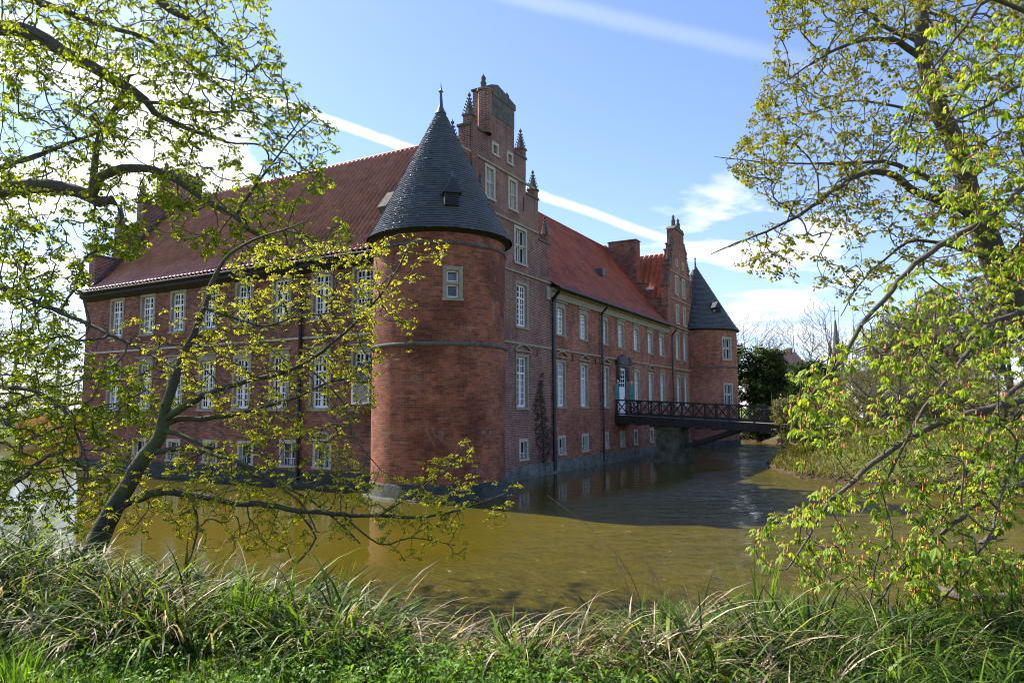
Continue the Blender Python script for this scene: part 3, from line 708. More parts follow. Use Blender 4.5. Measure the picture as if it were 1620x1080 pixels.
# --- roofs
def tiled(name, mat, fn, ulen, profile, tw, th_, amp, step, sub=4, parent=None):
    """fn(u, s, z) -> world point; profile: [(s, z)] from eave to ridge; real corrugation and lapped rows"""
    P = np.array(profile, float); seg = np.hypot(np.diff(P[:, 0]), np.diff(P[:, 1])); L = np.concatenate([[0], np.cumsum(seg)])
    nrow = int(L[-1]/th_); th_ = L[-1]/nrow; ncol = max(1, int(ulen/tw)); tw = ulen/ncol
    us = np.linspace(0, ulen, ncol*sub+1)
    ph = (us/tw) % 1.0
    prof = amp*(0.5-0.5*np.cos(2*PI*ph))**0.8 if amp > 0 else np.zeros_like(us)
    V = []; UVc = []
    for r in range(nrow):
        for e in (0, 1):
            l = min(L[-1], (r+e)*th_); s = np.interp(l, L, P[:, 0]); z = np.interp(l, L, P[:, 1])
            k = min(len(seg)-1, np.searchsorted(L, l+1e-6)-1 if l < L[-1] else len(seg)-1); dx, dz = (P[k+1]-P[k])/seg[k]
            lift = step*(1-e)
            j = RNG.normal(0, 0.0035, ncol+1)[(np.arange(len(us))//sub).clip(0, ncol)]
            hgt = prof+lift+(j if e == 0 else 0)
            s_ = s-dz*hgt; z_ = z+dx*hgt
            V.append(fn(us, s_, z_)); UVc.append(np.stack([us, np.full_like(us, (r+e*.98)*th_)], 1))
    V = np.concatenate(V); UVc = np.concatenate(UVc); n = len(us)
    rows = np.arange(2*nrow-1); ii = (rows[:, None]*n+np.arange(n-1)[None, :]).ravel()
    F_ = np.stack([ii, ii+1, ii+n+1, ii+n], 1)
    p = parent or castle
    me = np_mesh(name, V-np.array(wloc(p)), F_, 4, [mat], uv=UVc)
    return link(name, me, p)
PR = [(-.5, 9.93), (.15, 10.35), (.9, 11.1), (5.32, 16.62)]
tiled('roof', M['pantile'], lambda u, s, z: np.stack([X0-.6-u, np.full_like(u, 1.0)*Y0+s, z+0*u], 1), 23.2, PR, 0.30, 0.36, 0.115, 0.035, 6)
tiled('roof', M['pantile'], lambda u, s, z: np.stack([X0-.6-u, np.full_like(u, 1.0)*Y1-s, z+0*u], 1), 23.2, PR, 0.5, 0.7, 0.0, 0.03, 1)
PR2 = [(-.48, 9.80), (.15, 10.2), (.9, 10.95), (5.25, 16.72)]
tiled('roof', M['plaintile'], lambda u, s, z: np.stack([X0-s, Y1+u, z+0*u], 1), 21.2, PR2, 0.19, 0.17, 0.0, 0.016, 1)
tiled('roof', M['plaintile'], lambda u, s, z: np.stack([X0-10.5+s, Y1+u, z+0*u], 1), 21.2, PR2, 0.5, 0.7, 0.0, 0.03, 1)
PR3 = [(-.1, 10.2), (3.6, 16.45)]
tiled('roof', M['pantile_new'], lambda u, s, z: np.stack([X0-.65-u, Y2C-3.6+s, z+0*u], 1), 10, PR3, 0.42, 0.40, 0.15, 0.03, 6)
tiled('roof', M['pantile_new'], lambda u, s, z: np.stack([X0-.65-u, Y2C+3.6-s, z+0*u], 1), 10, PR3, 0.5, 0.7, 0.0, 0.03, 1)
c = MB(); c.tube([(X0-.6, YC, 16.66), (XW+.6, YC, 16.66)], .11, 8); c.tube([(X0-5.25, Y1, 16.74), (X0-5.25, 54.7, 16.74)], .10, 8); c.tube([(X0-.6, Y2C, 16.48), (X0-10, Y2C, 16.48)], .1, 8)
part('ridge_tiles', c, M['plaintile'])
c = MB(); c.bar((XW+.66, Y0-.46, 9.98), (XW+.66, YC-.3, 16.5), .16, .08)
c.bar((X0-.72, Y0+.2, 10.75), (X0-.72, YC-.3, 16.5), .16, .08)
part('flashing', c, M['lead'])
# eaves: gutter and dark soffit
c = MB()
c.tube([(XW+.02, Y0-.56, 9.86), (X0-2.0, Y0-.56, 9.86)], .075, 8)
c.box(XW+.0, X0-.7, Y0-.46, Y0-.03, 9.62, 9.84); c.prism([(Y0-.44, 9.615), (Y0-.002, 9.615), (Y0-.002, 9.42)], 'x', XW, X0-.7)
part('eaves', c, M['soffit'])
c = MB()
c.tube([(X0+.52, Y1+.05, 9.74), (X0+.52, 54.9, 9.74)], .075, 8); c.box(X0-.0, X0+.44, Y1+.05, 54.7, 9.77, 9.80)
part('gutter', c, M['black'])
for y in (33.62, 40.45, 55.2):
    c = MB(); c.tube([(X0+.50, y, 9.70), (X0+.45, y, 9.5), (X0+.14, y, 9.15), (X0+.13, y, 8.9), (X0+.13, y, .1)], .065 if y > 34 else .10, 8)
    for z in (8, 6, 4, 2): c.tube([(X0+.13, y, z), (X0+.13, y, z+.08)], .085 if y > 34 else .12, 8)
    part('drainpipe', c, M['black'])
c = MB(); x = -23.72; c.tube([(x, Y0-.54, 9.8), (x, Y0-.40, 9.4), (x, Y0-.13, 9.1), (x, Y0-.13, .2)], .085, 8)
part('drainpipe', c, M['black'])
# plinths and string of the west wing
c = MB()
c.box(XW-.05, X0-.6, Y0-.07, Y0+.02, -1.2, .62); c.box(XW-.3, X0-2.2, Y0-.5, Y0-.075, -1.2, .10)
part('plinth', c, M['plinth'])
c = MB(); c.box(X0-.05, X0+.09, Y0+2.2, Y2B, -1.2, .56); c.box(X0+.092, X0+.42, Y0+2.0, Y1+12, -1.2, .05)
part('plinth', c, M['plinth_front'])
c = MB(); c.box(XW-.02, X0-1.8, Y0-.07, Y0+.02, 6.44, 6.54)
part('string_course', c, M['stone_pale'])
# small corbel at the west corner, wall anchors
c = MB()
for x in (-39.6, -36.5, -34, -31.4, -28.9, -26.4, -23.9): c.box(x-.02, x+.02, Y0-.04, Y0-.002, 6.65, 7.15)
for y in (31.9, 36.3, 39.6): c.box(X0-.01 if y > 34 else X0+.002, X0+.045, y-.02, y+.02, 5.95, 6.35)
for y in (26.4, 30.55): c.box(X0+.002, X0+.045, y-.02, y+.02, 13.2, 13.9)
part('wall_anchor', c, M['black'])
c = MB(); c.prism([(XW-.45, 9.6), (XW, 9.6), (XW, 8.6), (XW-.2, 9.1)], 'y', Y0-.02, Y0+.6); part('corbel', c, M['stone_dark'])
# slate-roofed oriel in the corner by the tower
c = MB(); c.box(-20.4, -18.3, Y0-.85, Y0-.002, 3.3, 4.45); part('oriel', c, M['brick_wing'])
c = MB(); c.box(-19.95, -19.0, Y0-.9, Y0-.85, 3.5, 4.35); part('oriel_window', c, M['white'])
c = MB(); c.box(-19.85, -19.1, Y0-.92, Y0-.9, 3.6, 4.28); part('oriel_pane', c, M['glass'])
c = MB(); c.add([(-20.6, Y0-1.1, 4.42), (-18.0, Y0-1.1, 4.42), (-18.4, Y0, 5.25), (-20.2, Y0, 5.25), (-20.6, Y0-1.1, 4.47), (-18.0, Y0-1.1, 4.47), (-18.4, Y0, 5.31), (-20.2, Y0, 5.31)], [(0, 1, 2, 3), (4, 5, 6, 7), (0, 1, 5, 4), (1, 2, 6, 5), (3, 0, 4, 7)])
part('oriel_roof', c, M['slate'])
# skylight and vent on the roofs
c = MB(); px = X0-2.1; c.box(px-.35, px+.25, 45.6, 45.95, 12.6, 13.1)
part('roof_hatch', c, M['lead'])
c = MB(); c.box(X0-2.2, X0-1.7, 56.0, 56.5, 12.5, 13.3); part('roof_vent', c, M['white'])
c = MB(); c.add([(-20.5, 24.25, 12.1), (-20.0, 24.25, 12.1), (-20.0, 24.9, 12.9), (-20.5, 24.9, 12.9), (-20.5, 24.05, 12.35), (-20.0, 24.05, 12.35), (-20.0, 24.75, 13.2), (-20.5, 24.75, 13.2)], [(4, 5, 6, 7), (0, 1, 5, 4), (1, 2, 6, 5), (3, 0, 4, 7), (2, 3, 7, 6)])
part('roof_hatch', c, M['stone_dark'])

# --- round towers
def tower(cx, cy_, r, z_eave, z_top, zs_str, wins, brick, slates, cone_r, bell):
    n = 120; mb = []
    hol = []
    for (ang, z, h, w_, kd) in wins: hol.append((ang-math.asin((w_/2)/r), ang+math.asin((w_/2)/r), z, z+h))
    an = sorted(set([2*PI*k/n for k in range(n+1)]+[a % (2*PI) for h in hol for a in h[:2]]))
    zs = sorted(set([-1.2, z_eave]+[q for h in hol for q in h[2:]]))
    V = []; Fc = []; UVs = []
    for z in zs:
        for a in an: V.append((cx+r*math.cos(a), cy_+r*math.sin(a), z)); UVs.append((a*r, z))
    m = len(an)
    for j in range(len(zs)-1):
        for i in range(m-1):
            ca = (an[i]+an[i+1])/2; cz = (zs[j]+zs[j+1])/2
            if any(h[0] < ca < h[1] and h[2] < cz < h[3] for h in hol): continue
            Fc.append((j*m+i, j*m+i+1, (j+1)*m+i+1, (j+1)*m+i))
    me = np_mesh('tower_wall', np.array(V)-np.array(OFF), np.array(Fc), 4, [brick], smooth=True, uv=np.array(UVs))
    link('tower_wall', me, castle)
    for (ang, z, h, w_, kd) in wins:
        rr = r*math.cos(math.asin((w_/2)/r))-.0
        window(cx+(rr+.02)*math.cos(ang), cy_+(rr+.02)*math.sin(ang), z, ang+PI/2, w_, h, kd)
    for (z, hh, pr) in zs_str: c = MB(); c.lathe(cx, cy_, [(r-.01, z), (r+pr, z+.02), (r+pr, z+hh-.03), (r-.01, z+hh)], 72); part('string_course', c, M['stone_dark'])
    c = MB(); c.lathe(cx, cy_, [(r+.06, -1.2), (r+.06, .50), (r-.01, .58)], 72); c.lathe(cx, cy_, [(r+.34, -1.2), (r+.34, .05), (r+.06, .07)], 72)
    part('plinth', c, M['plinth'])
    c = MB(); c.lathe(cx, cy_, [(r, z_eave-.12), (cone_r-.06, z_eave-.02), (cone_r+.02, z_eave-.04), (cone_r+.03, z_eave+.04)], 72)
    part('eaves', c, M['soffit'])
    # cone of individually laid slates
    H = z_top-z_eave
    def R(t): return cone_r*(1-t)+.06*t+bell*math.exp(-t*9)*(1 if t > 0 else 1)
    rows = slates; Vv = []; Ff = []; k0 = 0
    for j in range(rows):
        t0 = j/rows; t1 = (j+1.12)/rows
        ra, rb = R(t0)+.022, R(min(t1, 1))+.004; za, zb = z_eave+H*t0, z_eave+H*min(t1, 1)
        cnt = max(8, int(2*PI*ra/0.21)); ph = (j % 2)*.5+RNG.uniform(-.08, .08)
        for i in range(cnt):
            a0 = 2*PI*(i+ph)/cnt; a1 = 2*PI*(i+ph+.985)/cnt; t_ = RNG.normal(0, .0035, 2); d_ = RNG.normal(0, .008)
            q = [((ra+t_[0]), a0, za+d_), ((ra+t_[1]), a1, za+d_), (rb, a1, zb), (rb, a0, zb), ((ra+t_[0]-.012), a0, za+d_), ((ra+t_[1]-.012), a1, za+d_)]
            for rr, a, z in q: Vv.append((cx+rr*math.cos(a), cy_+rr*math.sin(a), z))
            Ff += [(k0, k0+1, k0+2, k0+3), (k0+4, k0+5, k0+1, k0)]; k0 += 6
    nf = len(Vv)
    for j in range(31):
        t = j/30
        for k in range(48): a = 2*PI*k/48; Vv.append((cx+(R(t)-.008)*math.cos(a), cy_+(R(t)-.008)*math.sin(a), z_eave+H*t))
    for j in range(30):
        for k in range(48): Ff.append((nf+j*48+k, nf+j*48+(k+1) % 48, nf+(j+1)*48+(k+1) % 48, nf+(j+1)*48+k))
    ro = link('tower_roof', np_mesh('tower_roof', np.array(Vv)-np.array(OFF), np.array(Ff), 4, [M['slate']]), castle)
    c = MB(); c.lathe(cx, cy_, [(.24, z_top-.28), (.10, z_top+.0), (.055, z_top+.55), (.05, z_top+.62), (.11, z_top+.68), (.05, z_top+.75), (.025, z_top+.9), (.0, z_top+1.15)], 12)
    o = link('finial', c.mesh('finial', M['lead'], OFF), ro)
    return ro, R
T1 = (-16.52, 23.32, 2.66)
def bearing_ang(cx, cy_, px):  # outward angle on the tower seen at picture column px
    r_ = ray(px, 500); b = math.atan2(-r_[0], r_[1]); dc = math.hypot(cx, cy_); bc = math.atan2(-cx, cy_)
    return b, bc, dc
def tower_ang(cx, cy_, r, px):
    b, bc, dc = bearing_ang(cx, cy_, px); s = max(-1, min(1, dc*math.sin(b-bc)/r)); th = math.asin(s)  # + = to the left
    back = math.atan2(-cy_, -cx)      # direction from the tower to the camera
    return (back-th+(b-bc)) % (2*PI)
a1 = tower_ang(*T1, 716)
ro, RR = tower(T1[0], T1[1], T1[2], 10.0, 15.85, [(5.62, .16, .07), (9.42, .14, .07)], [(a1, 7.42, 1.02, .46, 'stack')], M['brick_tower'], 56, 2.86, .10)
# dormer on the cone
ad = tower_ang(T1[0], T1[1], 2.3, 712)
def dormer(ro, cx, cy_, ang, R0, z, w_, h):
    m = MB(); l = MB()
    def P(r_, s, z_): return (cx+r_*math.cos(ang)-s*math.sin(ang), cy_+r_*math.sin(ang)+s*math.cos(ang), z_)
    m.add([P(R0, -w_/2, z), P(R0, w_/2, z), P(R0, w_/2, z+h*.5), P(R0, -w_/2, z+h*.5), P(R0-.8, -w_/2, z), P(R0-.8, w_/2, z), P(R0-.8, w_/2, z+h*.5), P(R0-.8, -w_/2, z+h*.5)],
          [(0, 1, 2, 3), (0, 3, 7, 4), (1, 5, 6, 2)])
    e = w_*.66; zb = z+h*.46
    m.add([P(R0+.12, -e, zb), P(R0+.12, e, zb), P(R0+.02, 0, z+h*1.15), P(R0-.9, -e, zb), P(R0-.9, e, zb), P(R0-.9, 0, z+h*1.15)], [(0, 1, 2), (0, 2, 5, 3), (1, 4, 5, 2), (0, 3, 4, 1)])
    for k in range(5): l.bar(P(R0+.02, -w_*.42, z+.06+k*h*.085), P(R0+.02, w_*.42, z+.06+k*h*.085), .03, .035)
    o = link('dormer', m.mesh('dormer', M['dormer_slate'], OFF), ro)
    link('louvre', l.mesh('louvre', M['soffit'], OFF), ro)
    b_ = MB(); b_.tube([P(R0+.02, 0, z+h*1.1), P(R0+.02, 0, z+h*1.32)], .02, 6); link('spike', b_.mesh('spike', M['lead'], OFF), ro)
dormer(ro, T1[0], T1[1], ad, 2.60, 10.95, .56, .98)
T2 = (-16.7, 64.1, 3.42)
a2 = tower_ang(*T2, 1148); 
ro2, _ = tower(T2[0], T2[1], T2[2], 10.15, 16.3, [(6.75, .14, .06)], [(a2, 7.55, 1.75, .85, 'cross'), (a2, 3.55, 1.75, .85, 'cross')], M['brick_front'], 50, 3.60, .10)
dormer(ro2, T2[0], T2[1], tower_ang(T2[0], T2[1], 2.9, 1135), 3.0, 11.7, .6, .8)

# --- entrance door and portal
c = MB()
for s_ in (-1, 1): c.box(X0-.1, X0+.03, 44.1+s_*.75-.13, 44.1+s_*.75+.13, 2.86, 6.0)
c.box(X0-.1, X0+.16, 43.1, 45.1, 6.0, 6.18)
c.prism([(43.0, 6.182), (45.2, 6.182), (44.1, 6.85)], 'x', X0-.1, X0+.22)
for s_ in (-1, 1):
    c.lathe(X0+.13, 44.1+s_*.86, [(.0, 5.05), (.08, 5.12), (.12, 5.5), (.10, 5.85), (.0, 5.98)], 8)
    c.lathe(X0+.2, 44.1+s_*.95, [(.2, 6.2), (.22, 6.4), (.12, 6.62), (.0, 6.75)], 8)
part('portal', c, M['stone_dark'])
c = MB(); c.box(X0-.11, X0-.045, 43.48, 44.72, 2.86, 5.95)
dr = part('door', c, M['white'])
c = MB()
for i in range(3):
    for j in range(4): c.box(X0-.046, X0-.040, 43.62+i*.34, 43.9+i*.34, 4.72+j*.28, 4.94+j*.28)
link('pane', c.mesh('pane', M['glass'], OFF), dr)
c = MB(); c.tube([(X0-.03, 44.6, 3.9), (X0-.03, 44.6, 4.05)], .02, 6); link('handle', c.mesh('handle', M['black'], OFF), dr)

# ------------------------------------------------------------------ banners beside the door
M['teal'] = plain('teal_cloth', (0.07, 0.42, 0.36), (0.05, 0.34, 0.30), 3, 0.7)
for i, (yy, lab) in enumerate(((42.75, 'upright teal banner on the near side of the white castle door'), (45.36, 'upright teal banner on the far side of the white castle door'))):
    r = empty('banner', (X0+.17, yy, 2.9)); tag(r, lab, 'banner', 'teal banners flanking the castle door')
    m = MB(); nseg = 8; vs = []
    for k in range(nseg+1):
        for s_ in (-1, 1): vs.append((X0+.17+s_*.11, yy+.03*math.sin(k*1.1)+s_*.02, 3.72+1.15*k/nseg))
    vs += [(a, b+.012, c_) for a, b, c_ in vs]; q = 2*(nseg+1)
    m.add(vs, [(2*k, 2*k+1, 2*k+3, 2*k+2) for k in range(nseg)]+[(q+2*k, q+2*k+2, q+2*k+3, q+2*k+1) for k in range(nseg)]+[(2*k, 2*k+2, q+2*k+2, q+2*k) for k in range(nseg)]+[(2*k+1, q+2*k+1, q+2*k+3, 2*k+3) for k in range(nseg)])
    m.build('cloth', M['teal'], r)
    m = MB(); m.tube([(X0+.17, yy+.1, 2.95), (X0+.17, yy+.1, 4.98)], .025, 8); m.lathe(X0+.17, yy+.1, [(.0, 4.95), (.06, 5.0), (.04, 5.1), (.0, 5.15)], 8); m.build('pole', M['white'], r)
    m = MB(); m.lathe(X0+.17, yy+.1, [(.0, 2.92), (.2, 2.92), (.2, 2.96), (.0, 2.98)], 12); m.build('foot', M['black'], r)

# ------------------------------------------------------------------ footbridge
br = empty('footbridge', (-12, 44, 0)); tag(br, 'dark timber footbridge with crossed railings leading to the castle door', 'bridge')
BY0, BY1 = 42.75, 45.45; BX0, BX1 = X0+.02, -6.4
def bz(x): return 2.86-(x-BX0)*.052
c = MB(); npl = 60
for k in range(npl):
    xa = BX0+(BX1-BX0)*k/npl; xb = BX0+(BX1-BX0)*(k+.93)/npl; c.box(xa, xb, BY0, BY1, bz(xa)-.07, bz(xa))
c.build('deck', M['deck'], br)
c = MB()
for yy in (BY0+.1, BY0+1.35, BY1-.1): c.bar((BX0, yy, bz(BX0)-.28), (BX1, yy, bz(BX1)-.28), .22, .40)
for k in range(12):
    x = BX0+.4+k*.95; c.bar((x, BY0-.05, bz(x)-.5), (x, BY1+.05, bz(x)-.5), .14, .14)
c.build('girder', M['bridge_wood'], br)
for yy in (BY0+.03, BY1-.03):
    c = MB(); nb = 8; L = (BX1+1.2-BX0)/nb
    c.bar((BX0, yy, bz(BX0)+.98), (BX1+1.2, yy, bz(BX1+1.2)+.98), .11, .09); c.bar((BX0, yy, bz(BX0)+.12), (BX1+1.2, yy, bz(BX1+1.2)+.12), .08, .09)
    c.bar((BX0, yy-.03*(1 if yy < 44 else -1), bz(BX0)-.03), (BX1+1.2, yy-.03*(1 if yy < 44 else -1), bz(BX1+1.2)-.03), .05, .10)
    for k in range(nb+1):
        x = BX0+.06+k*L; c.bar((x, yy, bz(x)-.2), (x, yy, bz(x)+.94), .10, .10, up=(1, 0, 0))
        if k < nb:
            for (xa, xb) in ((x+.05, x+L/2-.03), (x+L/2+.03, x+L-.05)):
                c.bar((xa, yy-.012, bz(xa)+.17), (xb, yy-.012, bz(xb)+.93), .04, .055); c.bar((xa, yy+.026, bz(xa)+.93), (xb, yy+.026, bz(xb)+.17), .03, .055)
            xm = x+L/2; c.bar((xm, yy, bz(xm)+.16), (xm, yy, bz(xm)+.94), .06, .06, up=(1, 0, 0))
    c.build('railing', M['bridge_wood'], br)
for yy in (BY0+.35, BY1-.35):
    c = MB(); c.bar((-12.2, yy, .95), (-8.4, yy, 2.2), .22, .26); c.build('strut', M['bridge_wood'], br)
M['mossy_stone'] = plain('mossy_stone', (0.19, 0.18, 0.12), (0.06, 0.068, 0.028), 2.2, 0.95, bs=0.8)
c = MB()
def taper(c, x0, x1, y0, y1, z0, z1, t): c.add([(x0, y0, z0), (x1, y0, z0), (x1, y1, z0), (x0, y1, z0), (x0+t, y0+t, z1), (x1-t, y0+t, z1), (x1-t, y1-t, z1), (x0+t, y1-t, z1)], [(0, 3, 2, 1), (4, 5, 6, 7), (0, 1, 5, 4), (1, 2, 6, 5), (2, 3, 7, 6), (3, 0, 4, 7)])
taper(c, -14.2, -12.1, 42.7, 45.6, -1.2, .62, .14); taper(c, -13.95, -12.5, 43.0, 45.3, .6, 2.0, .02); taper(c, -14.05, -12.4, 42.9, 45.4, 2.0, 2.22, .03)
c.build('pier', M['mossy_stone'], br)
c = MB(); taper(c, -6.6, -4.5, 42.6, 45.6, -.5, 2.05, .1); c.build('abutment', M['mossy_stone'], br)

# path on the far bank
m = MB(); ps = []
for k in range(40):
    x = -5.7+k*1.0; yc_ = 44.1-.004*(x+5.7)**2*1.2
    ps.append((x, yc_))
vs = []
for x, y in ps:
    for s_ in (-1.1, 1.1): vs.append((x, y+s_, float(height(x, y+s_))+.03 if x > -3.5 else max(2.26, float(height(x, y+s_))+.03)))
m.add(vs, [(2*k, 2*k+1, 2*k+3, 2*k+2) for k in range(len(ps)-1)])
M['path'] = plain('gravel_path', (0.42, 0.34, 0.28), (0.34, 0.28, 0.23), 6, 0.95, bs=0.3)
tag(m.build('path', M['path']), kind='structure')
#TREES#
# ------------------------------------------------------------------ trees
def catmull(P, R, step):
    P = np.array(P, float); R = np.array(R, float); out = []; rr = []
    for i in range(len(P)-1):
        p0 = P[max(i-1, 0)]; p1 = P[i]; p2 = P[i+1]; p3 = P[min(i+2, len(P)-1)]
        n = max(1, int(np.linalg.norm(p2-p1)/step))
        for k in range(n):
            t = k/n
            out.append(0.5*((2*p1)+(-p0+p2)*t+(2*p0-5*p1+4*p2-p3)*t*t+(-p0+3*p1-3*p2+p3)*t**3)); rr.append(R[i]*(1-t)+R[i+1]*t)
    out.append(P[-1]); rr.append(R[-1])
    return np.array(out), np.array(rr)
def grow(limbs, att, seglen=0.12, alpha=0.25, droop=0.15, tipr=0.0035, expo=2.3, wig=0.02, up=0.0, rise=0.0, rng=None):
    """limbs: polylines with radii; every attractor is joined to the nearest wood by a curved twig"""
    rng = rng or np.random.default_rng(3)
    cap = 4000+len(att)*14+sum(len(l[0]) for l in limbs)*60
    pos = np.zeros((cap, 3)); par = np.full(cap, -1); plen = np.zeros(cap); fix = np.zeros(cap); n = 0
    for li, (P, R) in enumerate(limbs):
        Q, rr = catmull(P, R, seglen)
        Q[1:-1] += rng.normal(0, 1, (len(Q)-2, 3))*wig*np.minimum(1, rr[1:-1, None]*25)*np.where(rr[1:-1, None] > .04, .2, .5)
        prev = -1
        if n > 0:
            dd = np.linalg.norm(pos[:n]-Q[0], axis=1); prev = int(np.argmin(dd))
            if dd[prev] < seglen*.5: Q = Q[1:]; rr = rr[1:]
            elif dd[prev] > seglen*2:   # bridge the gap
                k = int(dd[prev]/seglen); a = pos[prev].copy()
                Q = np.concatenate([a+(Q[0]-a)*np.linspace(0, 1, k+1)[1:-1, None], Q]); rr = np.concatenate([np.full(k-1, rr[0]), rr])
        for q, r in zip(Q, rr):
            pos[n] = q; par[n] = prev; fix[n] = r; plen[n] = 0.0; prev = n; n += 1
    nl = n
    att = np.asarray(att, float)
    # order by distance to the limbs
    L = pos[:nl]; best = np.full(len(att), 1e9)
    for i in range(0, nl, 64): best = np.minimum(best, np.linalg.norm(att[:, None]-L[None, i:i+64], axis=2).min(1))
    order = np.argsort(best+rng.uniform(0, .15, len(att)))
    tips = []
    for ai in order:
        A = att[ai]; dd = np.sqrt(((pos[:n]-A)**2).sum(1)); c = dd+alpha*plen[:n]
        if rise: c = c+rise*np.maximum(0, pos[:n, 2]-(A[2]-.75*np.hypot(pos[:n, 0]-A[0], pos[:n, 1]-A[1])))
        j = int(np.argmin(c)); D = dd[j]
        if D < 1e-3: continue
        p = pos[j].copy(); d0 = p-pos[par[j]] if par[j] >= 0 else (A-p); d0 = d0/(np.linalg.norm(d0)+1e-9)
        ctrl = p+d0*D*0.35+(A-p)*0.2+np.array([0, 0, -droop*D if droop else 0])+rng.normal(0, .05*D, 3)
        k = max(2, min(12, int(math.ceil(D/seglen)))); pv = j
        for t in np.linspace(0, 1, k+1)[1:]:
            q = (1-t)**2*p+2*t*(1-t)*ctrl+t*t*A
            if t < 1: q = q+rng.normal(0, wig*.35*min(1, D), 3)
            pos[n] = q; par[n] = pv; plen[n] = plen[pv]+D/k; pv = n; n += 1
        tips.append(n-1)
        if n > cap-40: break
    pos = pos[:n]; par = par[:n]; fix = fix[:n]
    acc = np.zeros(n); ch = np.zeros(n, int)
    np.add.at(ch, par[par >= 0], 1)
    r = np.zeros(n)
    for i in range(n-1, -1, -1):
        rr_ = max(tipr, acc[i]**(1/expo)) if i >= nl else fix[i]
        r[i] = rr_
        if par[i] >= 0 and i >= nl: acc[par[i]] += rr_**expo
    # twigs never thicker than the limb they leave
    for i in range(nl, n): r[i] = min(r[i], r[par[i]]*0.92 if par[i] < nl else r[par[i]])
    r = np.maximum(r, tipr)
    return pos, par, r, np.array(tips), nl
def wood_mesh(name, pos, par, r, mat, parent):
    n = len(pos); has = par >= 0
    # main child = the thickest
    main = np.full(n, -1)
    for i in np.argsort(r): 
        if par[i] >= 0: main[par[i]] = i
    nxt = np.where(main >= 0, main, np.arange(n)); prv = np.where(has, par, np.arange(n))
    T = pos[nxt]-pos[prv]; T /= np.linalg.norm(T, axis=1)[:, None]+1e-9
    E = np.where(has)[0]; pa = par[E]
    side = main[pa] != E
    Tp = np.where(side[:, None], pos[E]-pos[pa], T[pa]); Tp /= np.linalg.norm(Tp, axis=1)[:, None]+1e-9
    Rp = np.where(side, np.minimum(r[E]*1.15, r[pa]), r[pa])
    # frames carried along the wood so that they never flip
    Tl = T.tolist(); A_ = [None]*n; pl = par.tolist()
    for i in range(n):
        tx, ty, tz = Tl[i]
        if pl[i] >= 0: ax, ay, az_ = A_[pl[i]]
        else: ax, ay, az_ = 1.0, 0.1, 0.05
        dp_ = ax*tx+ay*ty+az_*tz; ax -= dp_*tx; ay -= dp_*ty; az_ -= dp_*tz; l_ = math.sqrt(ax*ax+ay*ay+az_*az_)
        if l_ < 1e-3:
            ax, ay, az_ = ty, -tx, 0.0; l_ = math.sqrt(ax*ax+ay*ay)+1e-9
        A_[i] = (ax/l_, ay/l_, az_/l_)
    A_ = np.array(A_)
    def frame(t, a0):
        a = a0-(a0*t).sum(1)[:, None]*t; l = np.linalg.norm(a, axis=1)
        alt = np.cross(t, np.array([.2, .3, .9])); a = np.where((l < 1e-3)[:, None], alt, a); a /= np.linalg.norm(a, axis=1)[:, None]+1e-9
        return a, np.cross(t, a)
    Vs = []; Fs = []; b0 = 0
    for lo_, hi_, ns in ((0, .006, 3), (.006, .02, 5), (.02, 9, 10)):
        s_ = (r[E] >= lo_) & (r[E] < hi_); e = E[s_]
        if not len(e): continue
        a2_, b2_ = frame(T[e], A_[e]); a1_, b1_ = frame(Tp[s_], np.where(side[s_][:, None], A_[e], A_[par[e]])); q = 2*PI*np.arange(ns)/ns; cq, sq = np.cos(q), np.sin(q)
        k1 = pos[par[e]][:, None]+Rp[s_][:, None, None]*(a1_[:, None]*cq[None, :, None]+b1_[:, None]*sq[None, :, None])
        k2 = pos[e][:, None]+r[e][:, None, None]*(a2_[:, None]*cq[None, :, None]+b2_[:, None]*sq[None, :, None])
        V = np.concatenate([k1, k2], 1).reshape(-1, 3); m = len(e); base = b0+np.arange(m)[:, None]*2*ns
        k = np.arange(ns); F_ = np.stack([base+k, base+(k+1) % ns, base+ns+(k+1) % ns, base+ns+k], 2).reshape(-1, 4)
        Vs.append(V); Fs.append(F_); b0 += len(V)
    V = np.concatenate(Vs)-np.array(wloc(parent)); me = np_mesh(name, V, np.concatenate(Fs), 4, [mat], smooth=True)
    return link(name, me, parent)
